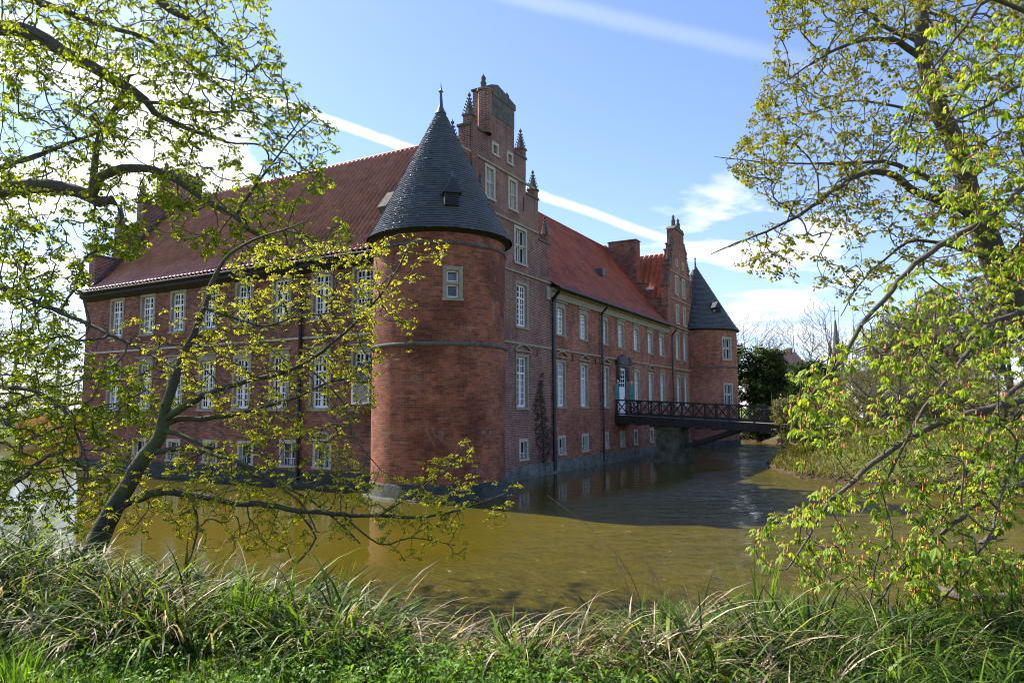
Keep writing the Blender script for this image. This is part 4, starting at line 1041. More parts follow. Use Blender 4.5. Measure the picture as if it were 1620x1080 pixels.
def leaf_template(rng, kind):
    """triangles for one leaf cluster, unit size; returns verts (k,3), tris (m,3), mat idx"""
    V = []; F_ = []; Mi = []
    def leaflet(o, az, el, ln, wd, mi=0, fold=.18):
        dx = np.array([math.cos(az)*math.cos(el), math.sin(az)*math.cos(el), math.sin(el)]); sd = np.array([-math.sin(az), math.cos(az), 0]); upv = np.cross(dx, sd)
        p = [o, o+dx*ln*.62+sd*wd+upv*fold*wd*2, o+dx*ln*.62, o+dx*ln*.62-sd*wd+upv*fold*wd*2, o+dx*ln+np.array([0, 0, -.10*ln])]
        b = len(V); V.extend(p); F_.extend([(b, b+2, b+1), (b, b+3, b+2), (b+1, b+2, b+4), (b+2, b+3, b+4)]); Mi.extend([mi]*4)
    if kind == 'chestnut':
        nlv = rng.integers(3, 6)
        for j in range(nlv):
            az = 2*PI*j/nlv+rng.uniform(-.5, .5); pl = rng.uniform(.25, .55); el = rng.uniform(-.2, .5)
            o = np.array([math.cos(az)*math.cos(el), math.sin(az)*math.cos(el), math.sin(el)])*pl
            dr = rng.uniform(.35, 1.15)
            for k in (-2, -1, 0, 1, 2):
                leaflet(o, az+k*.52, -dr+abs(k)*-.08, (.62-abs(k)*.09)*rng.uniform(.85, 1.15), .125)
        # flower bud standing up
        if rng.random() < .6:
            h = rng.uniform(.25, .5); b = len(V); V.extend([np.array([.08, 0, 0]), np.array([-.05, .08, 0]), np.array([-.05, -.08, 0]), np.array([0.02, 0, h])])
            F_.extend([(b, b+1, b+3), (b+1, b+2, b+3), (b+2, b, b+3)]); Mi.extend([1]*3)
    elif kind == 'chestnut_big':   # opened leaves hanging like small umbrellas
        nlv = rng.integers(2, 5)
        for j in range(nlv):
            az = 2*PI*j/nlv+rng.uniform(-.7, .7); pl = rng.uniform(.25, .6); el = rng.uniform(-.1, .7)
            o = np.array([math.cos(az)*math.cos(el), math.sin(az)*math.cos(el), math.sin(el)])*pl; dr = rng.uniform(.5, 1.25); s_ = rng.uniform(.6, 1.15)
            for k in (-2, -1, 0, 1, 2): leaflet(o, az+k*.62, -dr+abs(k)*-.05, (.78-abs(k)*.12)*s_, .125*s_, 0, .3)
            b = len(V); V.extend([np.array([0, 0, 0]), np.array([0.012, 0.012, 0.02]), o]); F_.append((b, b+1, b+2)); Mi.append(0)
        if rng.random() < .7:
            h = rng.uniform(.3, .6); b = len(V); V.extend([np.array([.09, 0, 0]), np.array([-.05, .08, 0]), np.array([-.05, -.08, 0]), np.array([0.02, 0, h])])
            F_.extend([(b, b+1, b+3), (b+1, b+2, b+3), (b+2, b, b+3)]); Mi.extend([1]*3)
    elif kind == 'tuft':     # tiny unfolding leaves
        for j in range(7):
            az = rng.uniform(0, 2*PI); el = rng.uniform(-.6, 1.0); o = rng.normal(0, .18, 3)
            leaflet(o, az, el, rng.uniform(.35, .6), .11)
    elif kind == 'frond':    # flat evergreen sprays
        for j in range(8):
            az = rng.uniform(0, 2*PI); el = rng.uniform(-.5, .35); o = rng.normal(0, .22, 3)*[1, 1, .6]
            leaflet(o, az, el, rng.uniform(.5, .9), .13)
    return np.array(V), np.array(F_), np.array(Mi)
def leaf_mesh(name, P, size, kind, mats, parent, rng, tilt=.3):
    tm = [leaf_template(rng, kind) for _ in range(9)]
    which = rng.integers(0, 9, len(P)); Vs = []; Fs = []; Ms = []; b0 = 0
    size = np.broadcast_to(size, (len(P),))
    for t, (V, F_, Mi) in enumerate(tm):
        ix = np.where(which == t)[0]
        if not len(ix): continue
        a = rng.uniform(0, 2*PI, len(ix)); tx = rng.normal(0, tilt, len(ix)); ty = rng.normal(0, tilt, len(ix)); s = size[ix]*rng.uniform(.65, 1.25, len(ix))
        ca, sa = np.cos(a), np.sin(a); x = V[None, :, 0]*ca[:, None]-V[None, :, 1]*sa[:, None]; y = V[None, :, 0]*sa[:, None]+V[None, :, 1]*ca[:, None]; z = np.broadcast_to(V[None, :, 2], x.shape)
        z2 = z+x*tx[:, None]+y*ty[:, None]; W = np.stack([x, y, z2], 2)*s[:, None, None]+P[ix][:, None]
        k = V.shape[0]; Vs.append(W.reshape(-1, 3)); Fs.append((F_[None]+(b0+np.arange(len(ix))*k)[:, None, None]).reshape(-1, 3)); Ms.append(np.tile(Mi, len(ix))); b0 += len(ix)*k
    me = np_mesh(name, np.concatenate(Vs)-np.array(wloc(parent)), np.concatenate(Fs), 3, mats, np.concatenate(Ms))
    return link(name, me, parent)
def in_poly(x, y, poly):
    c = np.zeros(len(x), bool); n = len(poly)
    for i in range(n):
        (x1, y1), (x2, y2) = poly[i], poly[(i+1) % n]
        c ^= ((y1 > y) != (y2 > y)) & (x < (x2-x1)*(y-y1)/(y2-y1+1e-9)+x1)
    return c
def fill(poly, cnt, d0, d1, rng, clump=.35, dfun=None):
    """points through the volume whose outline is the crown's outline, at distances d0..d1"""
    xs = [p[0] for p in poly]; ys = [p[1] for p in poly]; out = []
    while len(out) < cnt:
        k = cnt*3; x = rng.uniform(min(xs), max(xs), k); y = rng.uniform(min(ys), max(ys), k); ok = in_poly(x, y, poly)
        nv = vnoise(x, y, .035, d0)+.6*vnoise(x, y, .08, d1); ok &= rng.random(k) < np.clip(.75+clump*nv*2.0, .08, 1)
        d = rng.uniform(d0, d1, k) if dfun is None else dfun(x, y, k)
        for a, b, c in zip(x[ok], y[ok], d[ok]): out.append(CAM+ray(a, b)*c)
    return np.array(out[:cnt])
def limb(pts, r0, r1, d0, d1=None):
    d1 = d0 if d1 is None else d1; n = len(pts)
    P = [CAM+ray(p[0], p[1])*(d0+(d1-d0)*i/(n-1)) for i, p in enumerate(pts)]
    return (P, [r0+(r1-r0)*(i/(n-1))**.8 for i in range(n)])
def build_tree(name, label, limbs, att, leafmats, woodmat, base, leafsize, kind='chestnut', group=None, cat='tree', extra=0.5, gr={}, seed=1, tilt=.3, woodname='trunk', leafs=True, sizefn=None, drop=0.0, split=None, leafmats2=None):
    rng = np.random.default_rng(seed)
    pos, par, r, tips, nl = grow(limbs, att, rng=rng, **gr)
    root = empty(name, tuple(base)); tag(root, label, cat, group)
    wood_mesh(woodname, pos, par, r, woodmat, root)
    if leafs:
        if drop > 0: tips = tips[rng.random(len(tips)) > drop]
        P = pos[tips]
        thin = np.where((np.arange(len(pos)) >= nl) & (r < np.median(r[nl:])*1.6))[0]
        k = int(len(tips)*extra)
        if k and len(thin):
            e = pos[rng.choice(thin, min(k, len(thin)), replace=False)]; P = np.concatenate([P, e+rng.normal(0, .02, e.shape)])
        sz = leafsize if sizefn is None else sizefn(P)
        if split is None: leaf_mesh('crown', P, sz, kind, leafmats, root, rng, tilt)
        else:
            far_ = (P-CAM)@CF > split; leaf_mesh('crown', P[far_], sz[far_], kind, leafmats, root, rng, tilt); leaf_mesh('foliage', P[~far_], sz[~far_], 'chestnut_big', leafmats2, root, rng, tilt)
    return root
def gz(x, y): return float(height(x, y))

# --- big chestnut standing left of the frame, boughs reaching in
rg = np.random.default_rng(21)
D = 8.6
KA = 1.85
def limbA(pts, r0, r1, d0, d1): return limb(pts, r0*KA, r1*KA, d0*KA, d1*KA)
def fillA(poly, n, d0, d1, rg, c): return fill(poly, n, d0*KA, d1*KA, rg, c)
bx = at_depth(-330, 900, 8.8*KA); bA = (bx[0], bx[1], gz(bx[0], bx[1])-.2)
LA = [([np.array(bA), at_depth(-330, 600, 8.8*KA), at_depth(-310, 350, 8.8*KA), at_depth(-260, 100, 8.8*KA), at_depth(-230, -250, 8.9*KA)], [.42, .36, .32, .26, .17]),
 limbA([(-310, 370), (-120, 318), (0, 300), (70, 294), (130, 305), (158, 320), (176, 316)], .13, .055, 8.8, 8.5),
 limbA([(146, 308), (148, 289), (150, 255), (160, 205), (185, 165), (205, 120)], .055, .02, 8.5, 8.8),
 limbA([(143, 300), (160, 280), (193, 267), (225, 266), (259, 274), (296, 296), (326, 318), (367, 337), (392, 363), (418, 378), (450, 392)], .065, .016, 8.5, 8.0),
 limbA([(375, 340), (385, 322), (404, 293), (425, 265), (444, 241), (470, 210)], .022, .008, 8.2, 8.0),
 limbA([(-290, 180), (-120, 60), (0, 44), (55, 55), (104, 85), (148, 107), (178, 126), (207, 141), (230, 159), (244, 178), (274, 193), (304, 207), (345, 220)], .12, .018, 8.9, 8.6),
 limbA([(205, 145), (222, 161), (259, 163), (289, 170), (333, 178), (380, 175)], .03, .01, 8.6, 8.2),
 limbA([(-290, 330), (-100, 300), (0, 267), (22, 256), (44, 252), (93, 233), (122, 222), (160, 208)], .06, .012, 8.8, 8.0),
 limbA([(-240, -200), (0, -190), (180, -70), (252, 0), (281, 22), (319, 37), (356, 74), (390, 110)], .10, .012, 8.9, 8.5),
 limbA([(-240, -60), (-60, -40), (80, 10), (160, 40), (230, 60), (300, 100)], .08, .012, 9.2, 9.4),
 limbA([(-310, 470), (-120, 440), (0, 455), (110, 500), (215, 548), (290, 590)], .05, .008, 8.6, 6.8),
 limbA([(-320, 620), (-100, 590), (0, 610), (60, 620), (110, 660), (140, 740)], .05, .010, 8.6, 7.0),
 limbA([(-320, 780), (-100, 790), (0, 768), (40, 752), (75, 720), (110, 730), (150, 742)], .06, .012, 8.6, 7.4),
 limbA([(-320, 860), (-100, 880), (0, 882), (50, 890), (90, 905)], .05, .012, 8.6, 7.0)]
attA = np.concatenate([
 fillA([(0, -40), (425, -40), (430, 40), (455, 110), (500, 165), (545, 215), (530, 290), (470, 330), (350, 330), (250, 350), (130, 330), (0, 400)], 1650, 7.3, 10.4, rg, .45),
 fillA([(0, -40), (300, -40), (380, 40), (420, 150), (300, 260), (200, 240), (100, 160), (0, 120)], 600, 7.3, 10.4, rg, .3),
 fillA([(0, 340), (150, 330), (260, 350), (240, 410), (140, 400), (145, 460), (0, 480)], 300, 7.0, 9.0, rg, .4),
 fillA([(230, 300), (540, 330), (560, 380), (440, 430), (300, 400)], 200, 7.4, 8.6, rg, .5),
 fillA([(-150, 430), (70, 440), (135, 500), (150, 560), (235, 590), (290, 640), (215, 700), (190, 780), (120, 850), (-150, 880)], 1500, 6.4, 8.8, rg, .4),
 fillA([(-200, -150), (-10, -150), (-10, 800), (-200, 800)], 160, 7.5, 10.0, rg, .4)])
build_tree('chestnut_tree', 'large horse chestnut whose thick boughs hang in from the upper left', LA, attA, [M['leaf'], M['bud_b']], M['bark'], bA, .125, extra=.8, gr=dict(alpha=.2, droop=.10, tipr=.0065, seglen=.25), seed=5)

# --- leaning chestnut on the near bank
DB = 9.2
bb = at_depth(120, 1000, DB); bB = (bb[0], bb[1], gz(bb[0], bb[1])-.3)
LB = [([np.array(bB), at_depth(140, 900, DB), at_depth(173, 818, DB), at_depth(200, 771, DB), at_depth(222, 731, DB), at_depth(249, 695, DB), at_depth(260, 664, DB), at_depth(262, 642, DB)], [.17, .145, .125, .105, .098, .085, .074, .066]),
 limb([(262, 642), (276, 602), (289, 567), (307, 527), (324, 487), (338, 438), (364, 402), (400, 380), (440, 366), (480, 352)], .066, .008, DB, 9.6),
 limb([(262, 660), (280, 650), (311, 633), (347, 615), (391, 602), (436, 593), (480, 575), (524, 544), (560, 513), (600, 469), (630, 425), (648, 385)], .052, .007, DB, 8.4),
 limb([(262, 670), (284, 664), (338, 660), (400, 649), (422, 642), (467, 629), (520, 605), (560, 598)], .048, .010, DB, 9.8),
 limb([(258, 680), (267, 682), (311, 700), (364, 722), (400, 749), (444, 767), (489, 789), (540, 830), (570, 860)], .036, .008, DB, 8.6),
 limb([(240, 718), (284, 709), (338, 718), (387, 736), (430, 760), (480, 800), (500, 840)], .040, .008, DB, 8.0),
 limb([(190, 800), (222, 787), (253, 778), (302, 782), (356, 793), (422, 800), (489, 809), (560, 815), (600, 815), (660, 818), (710, 810), (760, 795), (800, 780)], .060, .007, DB, 8.2),
 limb([(600, 816), (640, 790), (680, 762), (712, 738), (738, 702), (745, 690)], .014, .005, 8.4, 8.2),
 limb([(302, 782), (312, 830), (302, 880), (290, 905)], .022, .008, 9.1, 8.4),
 limb([(470, 808), (500, 850), (470, 890), (440, 915)], .016, .007, 8.7, 8.2),
 limb([(540, 812), (600, 860), (650, 850), (720, 862)], .014, .005, 8.5, 8.0),
 limb([(324, 487), (360, 500), (420, 515), (470, 500), (520, 495), (570, 470)], .022, .006, 9.3, 9.0),
 limb([(480, 575), (510, 600), (545, 640), (560, 690), (600, 740)], .018, .006, 8.9, 8.2)]
attB = np.concatenate([
 fill([(285, 560), (330, 440), (400, 385), (480, 370), (560, 385), (600, 380), (600, 560), (590, 660), (520, 700), (400, 690), (290, 640)], 1050, 8.0, 10.2, rg, .35),
 fill([(560, 390), (650, 362), (712, 385), (690, 430), (650, 450), (665, 470), (650, 560), (590, 600)], 120, 8.0, 9.0, rg, .5),
 fill([(280, 700), (420, 690), (560, 700), (600, 760), (560, 850), (420, 880), (300, 870), (240, 800)], 620, 8.0, 9.6, rg, .35),
 fill([(560, 760), (640, 740), (700, 720), (740, 690), (775, 760), (822, 765), (800, 830), (690, 840), (600, 850)], 210, 7.8, 8.8, rg, .45),
 fill([(580, 850), (700, 835), (755, 850), (740, 890), (640, 885)], 22, 7.8, 8.6, rg, .4),
 fill([(170, 520), (280, 470), (300, 560), (250, 640), (180, 640)], 70, 8.6, 9.8, rg, .5),
 fill([(140, 740), (230, 690), (260, 760), (240, 850), (150, 840)], 90, 8.4, 9.6, rg, .5)])
build_tree('chestnut_tree', 'mossy chestnut leaning over the water from the near bank, forked branches with tiny yellow-green leaves', LB, attB, [M['leaf_b'], M['bud']], M['bark_moss'], bB, .056, extra=.55, gr=dict(alpha=.2, droop=.04, tipr=.0036, seglen=.12), seed=8)

# --- chestnut on the right
DC = 11.0
tb = at_depth(1760, 900, DC); bC = (tb[0], tb[1], gz(tb[0], tb[1])-.3)
LC = [([np.array(bC), at_depth(1740, 760, DC), at_depth(1680, 600, DC), at_depth(1597, 463, DC), at_depth(1574, 417, DC), at_depth(1555, 361, DC), at_depth(1537, 324, DC), at_depth(1527, 278, DC), at_depth(1513, 231, DC), at_depth(1490, 185, DC), at_depth(1476, 139, DC), at_depth(1462, 93, DC), at_depth(1458, 46, DC), at_depth(1462, 0, DC), at_depth(1480, -120, DC), at_depth(1500, -260, DC)],
   [.34, .30, .25, .21, .195, .185, .165, .15, .145, .135, .12, .11, .10, .09, .07, .05]),
 limb([(1545, 350), (1527, 333), (1490, 319), (1444, 301), (1416, 278), (1370, 273), (1324, 296), (1296, 319), (1259, 343), (1213, 366), (1166, 384), (1125, 402)], .085, .006, DC, 9.6),
 limb([(1537, 330), (1504, 315), (1463, 278), (1420, 262), (1398, 255), (1328, 259), (1273, 259), (1213, 257), (1130, 248)], .06, .006, DC, 11.6),
 limb([(1470, 100), (1425, 69), (1398, 60), (1351, 67), (1314, 83), (1277, 106), (1240, 130)], .06, .007, DC, 10.4),
 limb([(1462, 70), (1440, 60), (1398, 42), (1370, 18), (1347, 0), (1300, -30)], .05, .01, DC, 11.5),
 limb([(1500, 200), (1460, 180), (1400, 165), (1340, 160), (1280, 180), (1210, 190)], .035, .006, DC, 12),
 limb([(1570, 410), (1520, 395), (1450, 380), (1400, 410), (1360, 450), (1330, 500)], .04, .007, DC, 10.5),
 limb([(1580, 440), (1660, 330), (1700, 250), (1760, 150)], .09, .05, DC, 8.0),
 limb([(1740, 240), (1660, 290), (1620, 296), (1574, 338), (1518, 370), (1472, 398), (1435, 430), (1398, 476), (1364, 513), (1331, 569), (1303, 602), (1270, 641), (1253, 669), (1250, 700)], .05, .008, 8.0, 6.4),
 limb([(1745, 200), (1680, 150), (1620, 134), (1564, 167), (1513, 190), (1470, 210)], .035, .008, 8.0, 7.0),
 limb([(1750, 160), (1650, 40), (1569, 0), (1527, 42), (1481, 102), (1460, 140)], .035, .008, 8.0, 7.6),
 limb([(1700, 640), (1730, 560), (1760, 480)], .1, .06, DC, 8.2),
 limb([(1760, 520), (1700, 600), (1620, 630), (1564, 647), (1520, 658), (1476, 674), (1431, 697), (1398, 719), (1364, 747), (1342, 769), (1314, 791), (1298, 813), (1281, 847), (1245, 900)], .06, .008, 8.0, 6.2),
 limb([(1760, 480), (1680, 470), (1620, 491), (1564, 513), (1531, 558), (1490, 610), (1450, 665), (1410, 745), (1370, 800)], .045, .008, 8.0, 6.8),
 limb([(1690, 560), (1640, 590), (1585, 635), (1553, 702), (1520, 763), (1487, 824), (1453, 869), (1420, 900)], .035, .008, 8.0, 6.2),
 limb([(1740, 700), (1680, 745), (1620, 763), (1564, 786), (1531, 808), (1498, 836), (1464, 869), (1420, 908), (1398, 941), (1380, 960)], .045, .008, 8.0, 5.8),
 limb([(1500, 835), (1540, 850), (1545, 880), (1515, 920), (1480, 960), (1460, 985)], .014, .007, 6.2, 5.6),
 limb([(1760, 480), (1690, 650), (1640, 700), (1590, 760), (1570, 840)], .04, .01, 8.0, 5.6)]
attC = np.concatenate([
 fill([(1205, -40), (1640, -40), (1640, 460), (1540, 460), (1430, 410), (1360, 380), (1250, 340), (1185, 300), (1150, 260), (1185, 180), (1225, 60)], 3500, 9.2, 13.0, rg, .4),
 fill([(1130, 380), (1230, 350), (1330, 370), (1420, 420), (1430, 500), (1330, 470), (1240, 440), (1180, 440)], 190, 9.2, 11.0, rg, .6),
 fill([(1470, 40), (1640, 20), (1640, 480), (1540, 430), (1440, 330), (1420, 200)], 280, 6.6, 8.4, rg, .4),
 fill([(1360, 470), (1450, 410), (1560, 450), (1640, 480), (1640, 700), (1500, 690), (1330, 720), (1260, 660), (1310, 570)], 310, 6.0, 8.0, rg, .35),
 fill([(1240, 600), (1330, 560), (1340, 700), (1270, 740)], 60, 6.0, 7.0, rg, .4),
 fill([(1225, 790), (1330, 770), (1480, 690), (1640, 690), (1640, 830), (1500, 860), (1430, 930), (1290, 930), (1180, 880), (1190, 840)], 320, 5.6, 7.4, rg, .35),
 fill([(1430, 860), (1640, 850), (1640, 1000), (1540, 985), (1440, 960)], 150, 5.2, 6.6, rg, .45),
 fill([(1640, -40), (1820, -40), (1820, 800), (1640, 800)], 400, 7.0, 12.0, rg, .4)])
def szC(P):
    d_ = (P-CAM)@CF; return np.where(d_ > 8.6, .078, .108)
build_tree('chestnut_tree', 'tall horse chestnut on the right with drooping branches of fresh green leaves and orange buds', LC, attC, [M['leaf_o'], M['bud']], M['bark'], bC, .1, extra=.25, gr=dict(alpha=.2, droop=.06, tipr=.0036, seglen=.13), seed=13, sizefn=szC, split=8.6, leafmats2=[M['leaf_c'], M['bud']])

# ------------------------------------------------------------------ trees and houses beyond the moat
def crown_pts(c, rad, n, rng, hollow=.25, lumps=6):
    lc = [(rng.normal(0, .55, 3)*[1, 1, .8], rng.uniform(.4, .7)) for _ in range(lumps)]
    out = []
    while len(out) < n:
        p = rng.uniform(-1, 1, (n*3, 3)); ok = np.zeros(len(p), bool)
        for (q, s) in lc: ok |= np.linalg.norm(p-q.clip(-.6, .6), axis=1) < s
        ok &= np.linalg.norm(p, axis=1) < 1.05
        out += list(p[ok])
    return np.array(c)+np.array(out[:n])*np.array(rad)
def far_tree(name, label, px, depth, h, rx, n, mats, wood, kind, size, group, seed, tr=.16, low=.25, leafs=True, tipr=.012, multi=1, cat='tree', z=None, extra=.6, up=0.0, seg=.5, dr=-.10, al=.3, rise=0.0):
    rng = np.random.default_rng(seed); x, y, _ = ground_at(px, depth); zb = (gz(x, y) if z is None else z)-.15
    zc = zb+h*(low+1)/2; att = crown_pts((x, y, zc), (rx, rx, h*(1-low)/2), n, rng)
    limbs = []
    for k in range(multi):
        a = rng.uniform(0, 2*PI); s = rng.uniform(.4, .9)*rx if multi > 1 else .1*rx
        limbs.append(([np.array([x+.12*k, y, zb]), np.array([x+s*.3*math.cos(a), y+s*.3*math.sin(a), zb+h*.3]), np.array([x+s*math.cos(a), y+s*math.sin(a), zb+h*.62]), np.array([x+s*1.1*math.cos(a), y+s*1.1*math.sin(a), zb+h*.88])], [tr, tr*.8, tr*.45, tr*.15]))
    return build_tree(name, label, limbs, att, mats, wood, (x, y, zb), size, kind, group, cat, extra, dict(alpha=al, droop=dr, tipr=tipr, seglen=seg, wig=.06, rise=rise), seed, .4, leafs=leafs)
G1 = 'evergreen trees behind the far tower'
for i, (px, dp, h, rx, lab) in enumerate([(1192, 76, 11.0, 3.3, 'dark evergreen tree right beside the far round tower'), (1238, 84, 9.6, 3.9, 'dark evergreen tree second from the far round tower'), (1288, 80, 7.0, 3.0, 'dark evergreen tree third from the far round tower, shortest of the tall ones'), (1206, 70, 3.6, 1.9, 'small bright-edged evergreen standing low behind the bridge end')]):
    far_tree('evergreen_tree', lab, px, dp, h, rx, 620 if i < 3 else 260, [M['yew'], M['yew']], M['bark'], 'frond', .62 if i < 3 else .40, G1, 40+i, .2, .02, extra=1.2)
G2n = 'bare trees on the skyline'
for i, (px, dp, h, rx, lab) in enumerate([(1205, 104, 15.2, 4.6, 'leafless tree nearest the far round tower on the skyline'), (1262, 100, 14.6, 5.2, 'broad leafless tree above the evergreens, second on the skyline'), (1300, 96, 16.4, 3.0, 'slender leafless tree just left of the church spire'), (1343, 98, 16.0, 3.2, 'slender leafless tree just right of the church spire'), (1380, 90, 13.0, 4.5, 'leafless tree behind the white cottage'), (1234, 92, 12.0, 3.2, 'thin leafless tree standing between two broad ones')]):
    far_tree('bare_tree', lab, px, dp, h, rx, 800, [M['bud_b']], M['bark_grey'], 'tuft', .1, G2n, 60+i, .13, .22, leafs=False, tipr=.011, multi=2, dr=-.05, al=.25, seg=.7, rise=1.6)
G3 = 'budding shrubs on the far bank'
for i, (px, dp, h, rx, n, lab) in enumerate([(1418, 37.5, 4.6, 3.1, 900, 'many-stemmed olive budding shrub on the bank right of the bridge'), (1335, 45, 4.4, 3.0, 800, 'olive budding shrub at the end of the bridge'), (1285, 58, 4.8, 3.2, 600, 'budding shrub behind the bridge end below the evergreens'), (1490, 44, 5.0, 3.2, 700, 'budding shrub beside the gravel path, right of the many-stemmed one'), (1575, 41, 4.6, 3.0, 600, 'budding shrub at the right edge beyond the path'), (1272, 39.3, 3.7, 1.9, 620, 'budding shrub overhanging the water and hiding the end of the bridge'), (1500, 36.5, 2.6, 2.6, 500, 'low spreading shrub on the bank slope below the gravel path'), (1590, 34, 2.8, 2.6, 500, 'low spreading shrub at the water edge on the far right'), (1370, 40, 2.4, 2.2, 420, 'low olive shrub between the tussock and the many-stemmed shrub')]):
    far_tree('budding_shrub', lab, px, dp, h, rx, n, [M['olive'], M['olive']], M['bark_grey'], 'tuft', .20, G3, 80+i, .07, .05, tipr=.008, multi=6, cat='shrub', rise=1.2, extra=1.6, seg=.3)
G4 = 'wood on the rise at the right'
for i, (px, dp, h, rx, k) in enumerate([(1450, 66, 11, 4.5, 0), (1500, 74, 14, 5, 1), (1545, 63, 13, 4.8, 0), (1600, 70, 16, 5.2, 1), (1650, 60, 14, 5, 0), (1700, 66, 16, 5, 1), (1420, 84, 13, 5, 1)]):
    nm = ['first', 'second', 'third', 'fourth', 'fifth', 'sixth'][i] if i < 6 else 'nearest the cottage'
    lab = ('greenish-brown budding woodland tree' if k else 'brown budding woodland tree')+' on the right rise, '+(nm+' from the cottage' if i < 6 else nm)
    far_tree('woodland_tree', lab, px, dp, h, rx, 900, [M['brownleaf'] if not k else M['olive'], M['olive']], M['bark_grey'], 'tuft', .5, G4, 100+i, .22, .1, tipr=.014, multi=2, extra=1.4, rise=1.2)
G5 = 'trees beyond the meadow at the left'
for i, (px, dp, h, rx, lab) in enumerate([(18, 92, 19, 6.5, 'tall pale green willow beyond the meadow at the left edge'), (92, 108, 17, 5.5, 'pale green tree between the willow and the castle corner'), (-70, 86, 20, 6.5, 'pale green tree furthest left beyond the meadow')]):
    far_tree('willow_tree', lab, px, dp, h, rx, 560, [M['palegreen'], M['palegreen']], M['bark_grey'], 'tuft', .55, G5, 120+i, .3, .15, tipr=.016, extra=.6)
G6 = 'bushes at the edge of the meadow'
for i, (px, dp, h, rx, lab) in enumerate([(-20, 84, 6, 4.5, 'rounded bush at the meadow edge, left of its neighbours'), (45, 86, 5.5, 4.2, 'rounded bush at the meadow edge, the middle one'), (110, 90, 6.5, 4.5, 'rounded bush at the meadow edge beside the castle corner')]):
    far_tree('bush', lab, px, dp, h, rx, 420, [M['palegreen'], M['palegreen']], M['bark_grey'], 'tuft', .5, G6, 140+i, .1, .02, tipr=.014, cat='bush', extra=.8)
# --- church spire, house, cottage
x, y, _ = ground_at(1325, 150); ch = empty('church', (x, y, 1.5)); tag(ch, 'distant church with a slender weathered spire and a cross above the bare trees', 'church')
m = MB(); m.box(x-1.3, x+1.3, y-1.3, y+1.3, 1.0, 14.5); m.build('wall', M['stone_dark'], ch)
m = MB(); m.lathe(x, y, [(1.05, 14.5), (.85, 15.3), (.18, 21.8), (.0, 22.2)], 8, 0, False); m.build('spire', M['stone_dark'], ch)
for sx in (-1, 1):
    for sy in (-1, 1):
        m = MB(); m.lathe(x+sx*1.25, y+sy*1.25, [(.3, 14.5), (.26, 16), (.0, 17.8)], 6, 0, False); m.build('pinnacle', M['stone_dark'], ch)
m = MB(); m.box(x-.07, x+.07, y-.07, y+.07, 21.8, 25.0); m.bar((x-.6*RH[0], y-.6*RH[1], 24), (x+.6*RH[0], y+.6*RH[1], 24), .12, .12); m.build('cross', M['black'], ch)
def house(name, lab, px, depth, w_, d_, h, rh, wallm, roofm, rz):
    x, y, _ = ground_at(px, depth); z = gz(x, y)-.1; r = empty(name, (x, y, z), rz); tag(r, lab, 'house')
    def B(n, mb, mat): return link(n, mb.mesh(n, mat), r)
    m = MB(); m.prism([(-d_/2, 0), (d_/2, 0), (d_/2, h), (0, h+rh), (-d_/2, h)], 'x', -w_/2, w_/2); B('wall', m, wallm)
    m = MB(); t = .18
    for s_ in (-1, 1): m.add([(-w_/2-.3, s_*(d_/2+.4), h-.3), (w_/2+.3, s_*(d_/2+.4), h-.3), (w_/2+.3, 0, h+rh+.12), (-w_/2-.3, 0, h+rh+.12), (-w_/2-.3, s_*(d_/2+.4), h-.3+t), (w_/2+.3, s_*(d_/2+.4), h-.3+t), (w_/2+.3, 0, h+rh+.12+t), (-w_/2-.3, 0, h+rh+.12+t)],
          [(0, 1, 2, 3), (4, 5, 6, 7), (0, 1, 5, 4), (1, 2, 6, 5), (2, 3, 7, 6), (3, 0, 4, 7)])
    ro_ = B('roof', m, roofm)
    m = MB(); m.box(w_*.25, w_*.25+.7, -.35, .35, h+rh*.5, h+rh+1.0); link('chimney', m.mesh('chimney', M['brick_wing']), ro_)
    for k in range(3):
        m = MB(); xx = -w_/2+w_*(k+.5)/3; m.box(xx-.5, xx+.5, -d_/2-.04, -d_/2+.02, h*.35, h*.35+1.3); f_ = B('window', m, M['white'])
        m = MB(); m.box(xx-.42, xx+.42, -d_/2-.055, -d_/2-.041, h*.35+.08, h*.35+1.22); link('pane', m.mesh('pane', M['glass']), f_)
    m = MB(); m.box(w_*.02-.45, w_*.02+.45, -d_/2-.05, -d_/2+.02, 0, min(2.1, h*.34)); B('door', m, M['soffit'])
house('brick_house', 'distant house with a salmon-red tiled roof between the evergreens and bare trees', 1237, 118, 7, 7, 5.6, 4.2, M['white'], M['pantile_new'], math.radians(60))
house('white_cottage', 'white cottage with a dark slate roof glimpsed through the shrubs by the path', 1405, 74, 8, 6, 2.8, 2.6, M['white'], M['slate'], math.radians(25))

# ------------------------------------------------------------------ blades
def blades(P, az, lean, bend, ln, wd, rng, segs=5):
    """arched tapering blades; returns verts, quads"""
    n = len(P); az = np.asarray(az); h = np.stack([np.cos(az), np.sin(az), 0*az], 1); sd = np.stack([-np.sin(az), np.cos(az), 0*az], 1)
    sd = sd*np.cos(tw := rng.uniform(-.9, .9, n))[:, None]+h*np.sin(tw)[:, None]
    p = P.copy(); V = []
    for k in range(segs+1):
        t = k/segs; wv = wd*(1-t**1.8)*(.55+.45*min(1, t*4))
        V.append(p-sd*wv[:, None]*.5); V.append(p+sd*wv[:, None]*.5)
        a = lean+bend*(t+.5/segs)**1.4; p = p+(h*np.sin(a)[:, None]+np.array([0, 0, 1.0])*np.cos(a)[:, None])*(ln/segs)[:, None]
    V = np.stack(V, 1); b = np.arange(n)[:, None]*(2*segs+2); k = np.arange(segs)*2
    F_ = np.stack([b+k, b+k+1, b+k+3, b+k+2], 2).reshape(-1, 4)
    return V.reshape(-1, 3), F_
def hv(x, y): return height(x, y)
x, y, _ = ground_at(1272, 38.0)
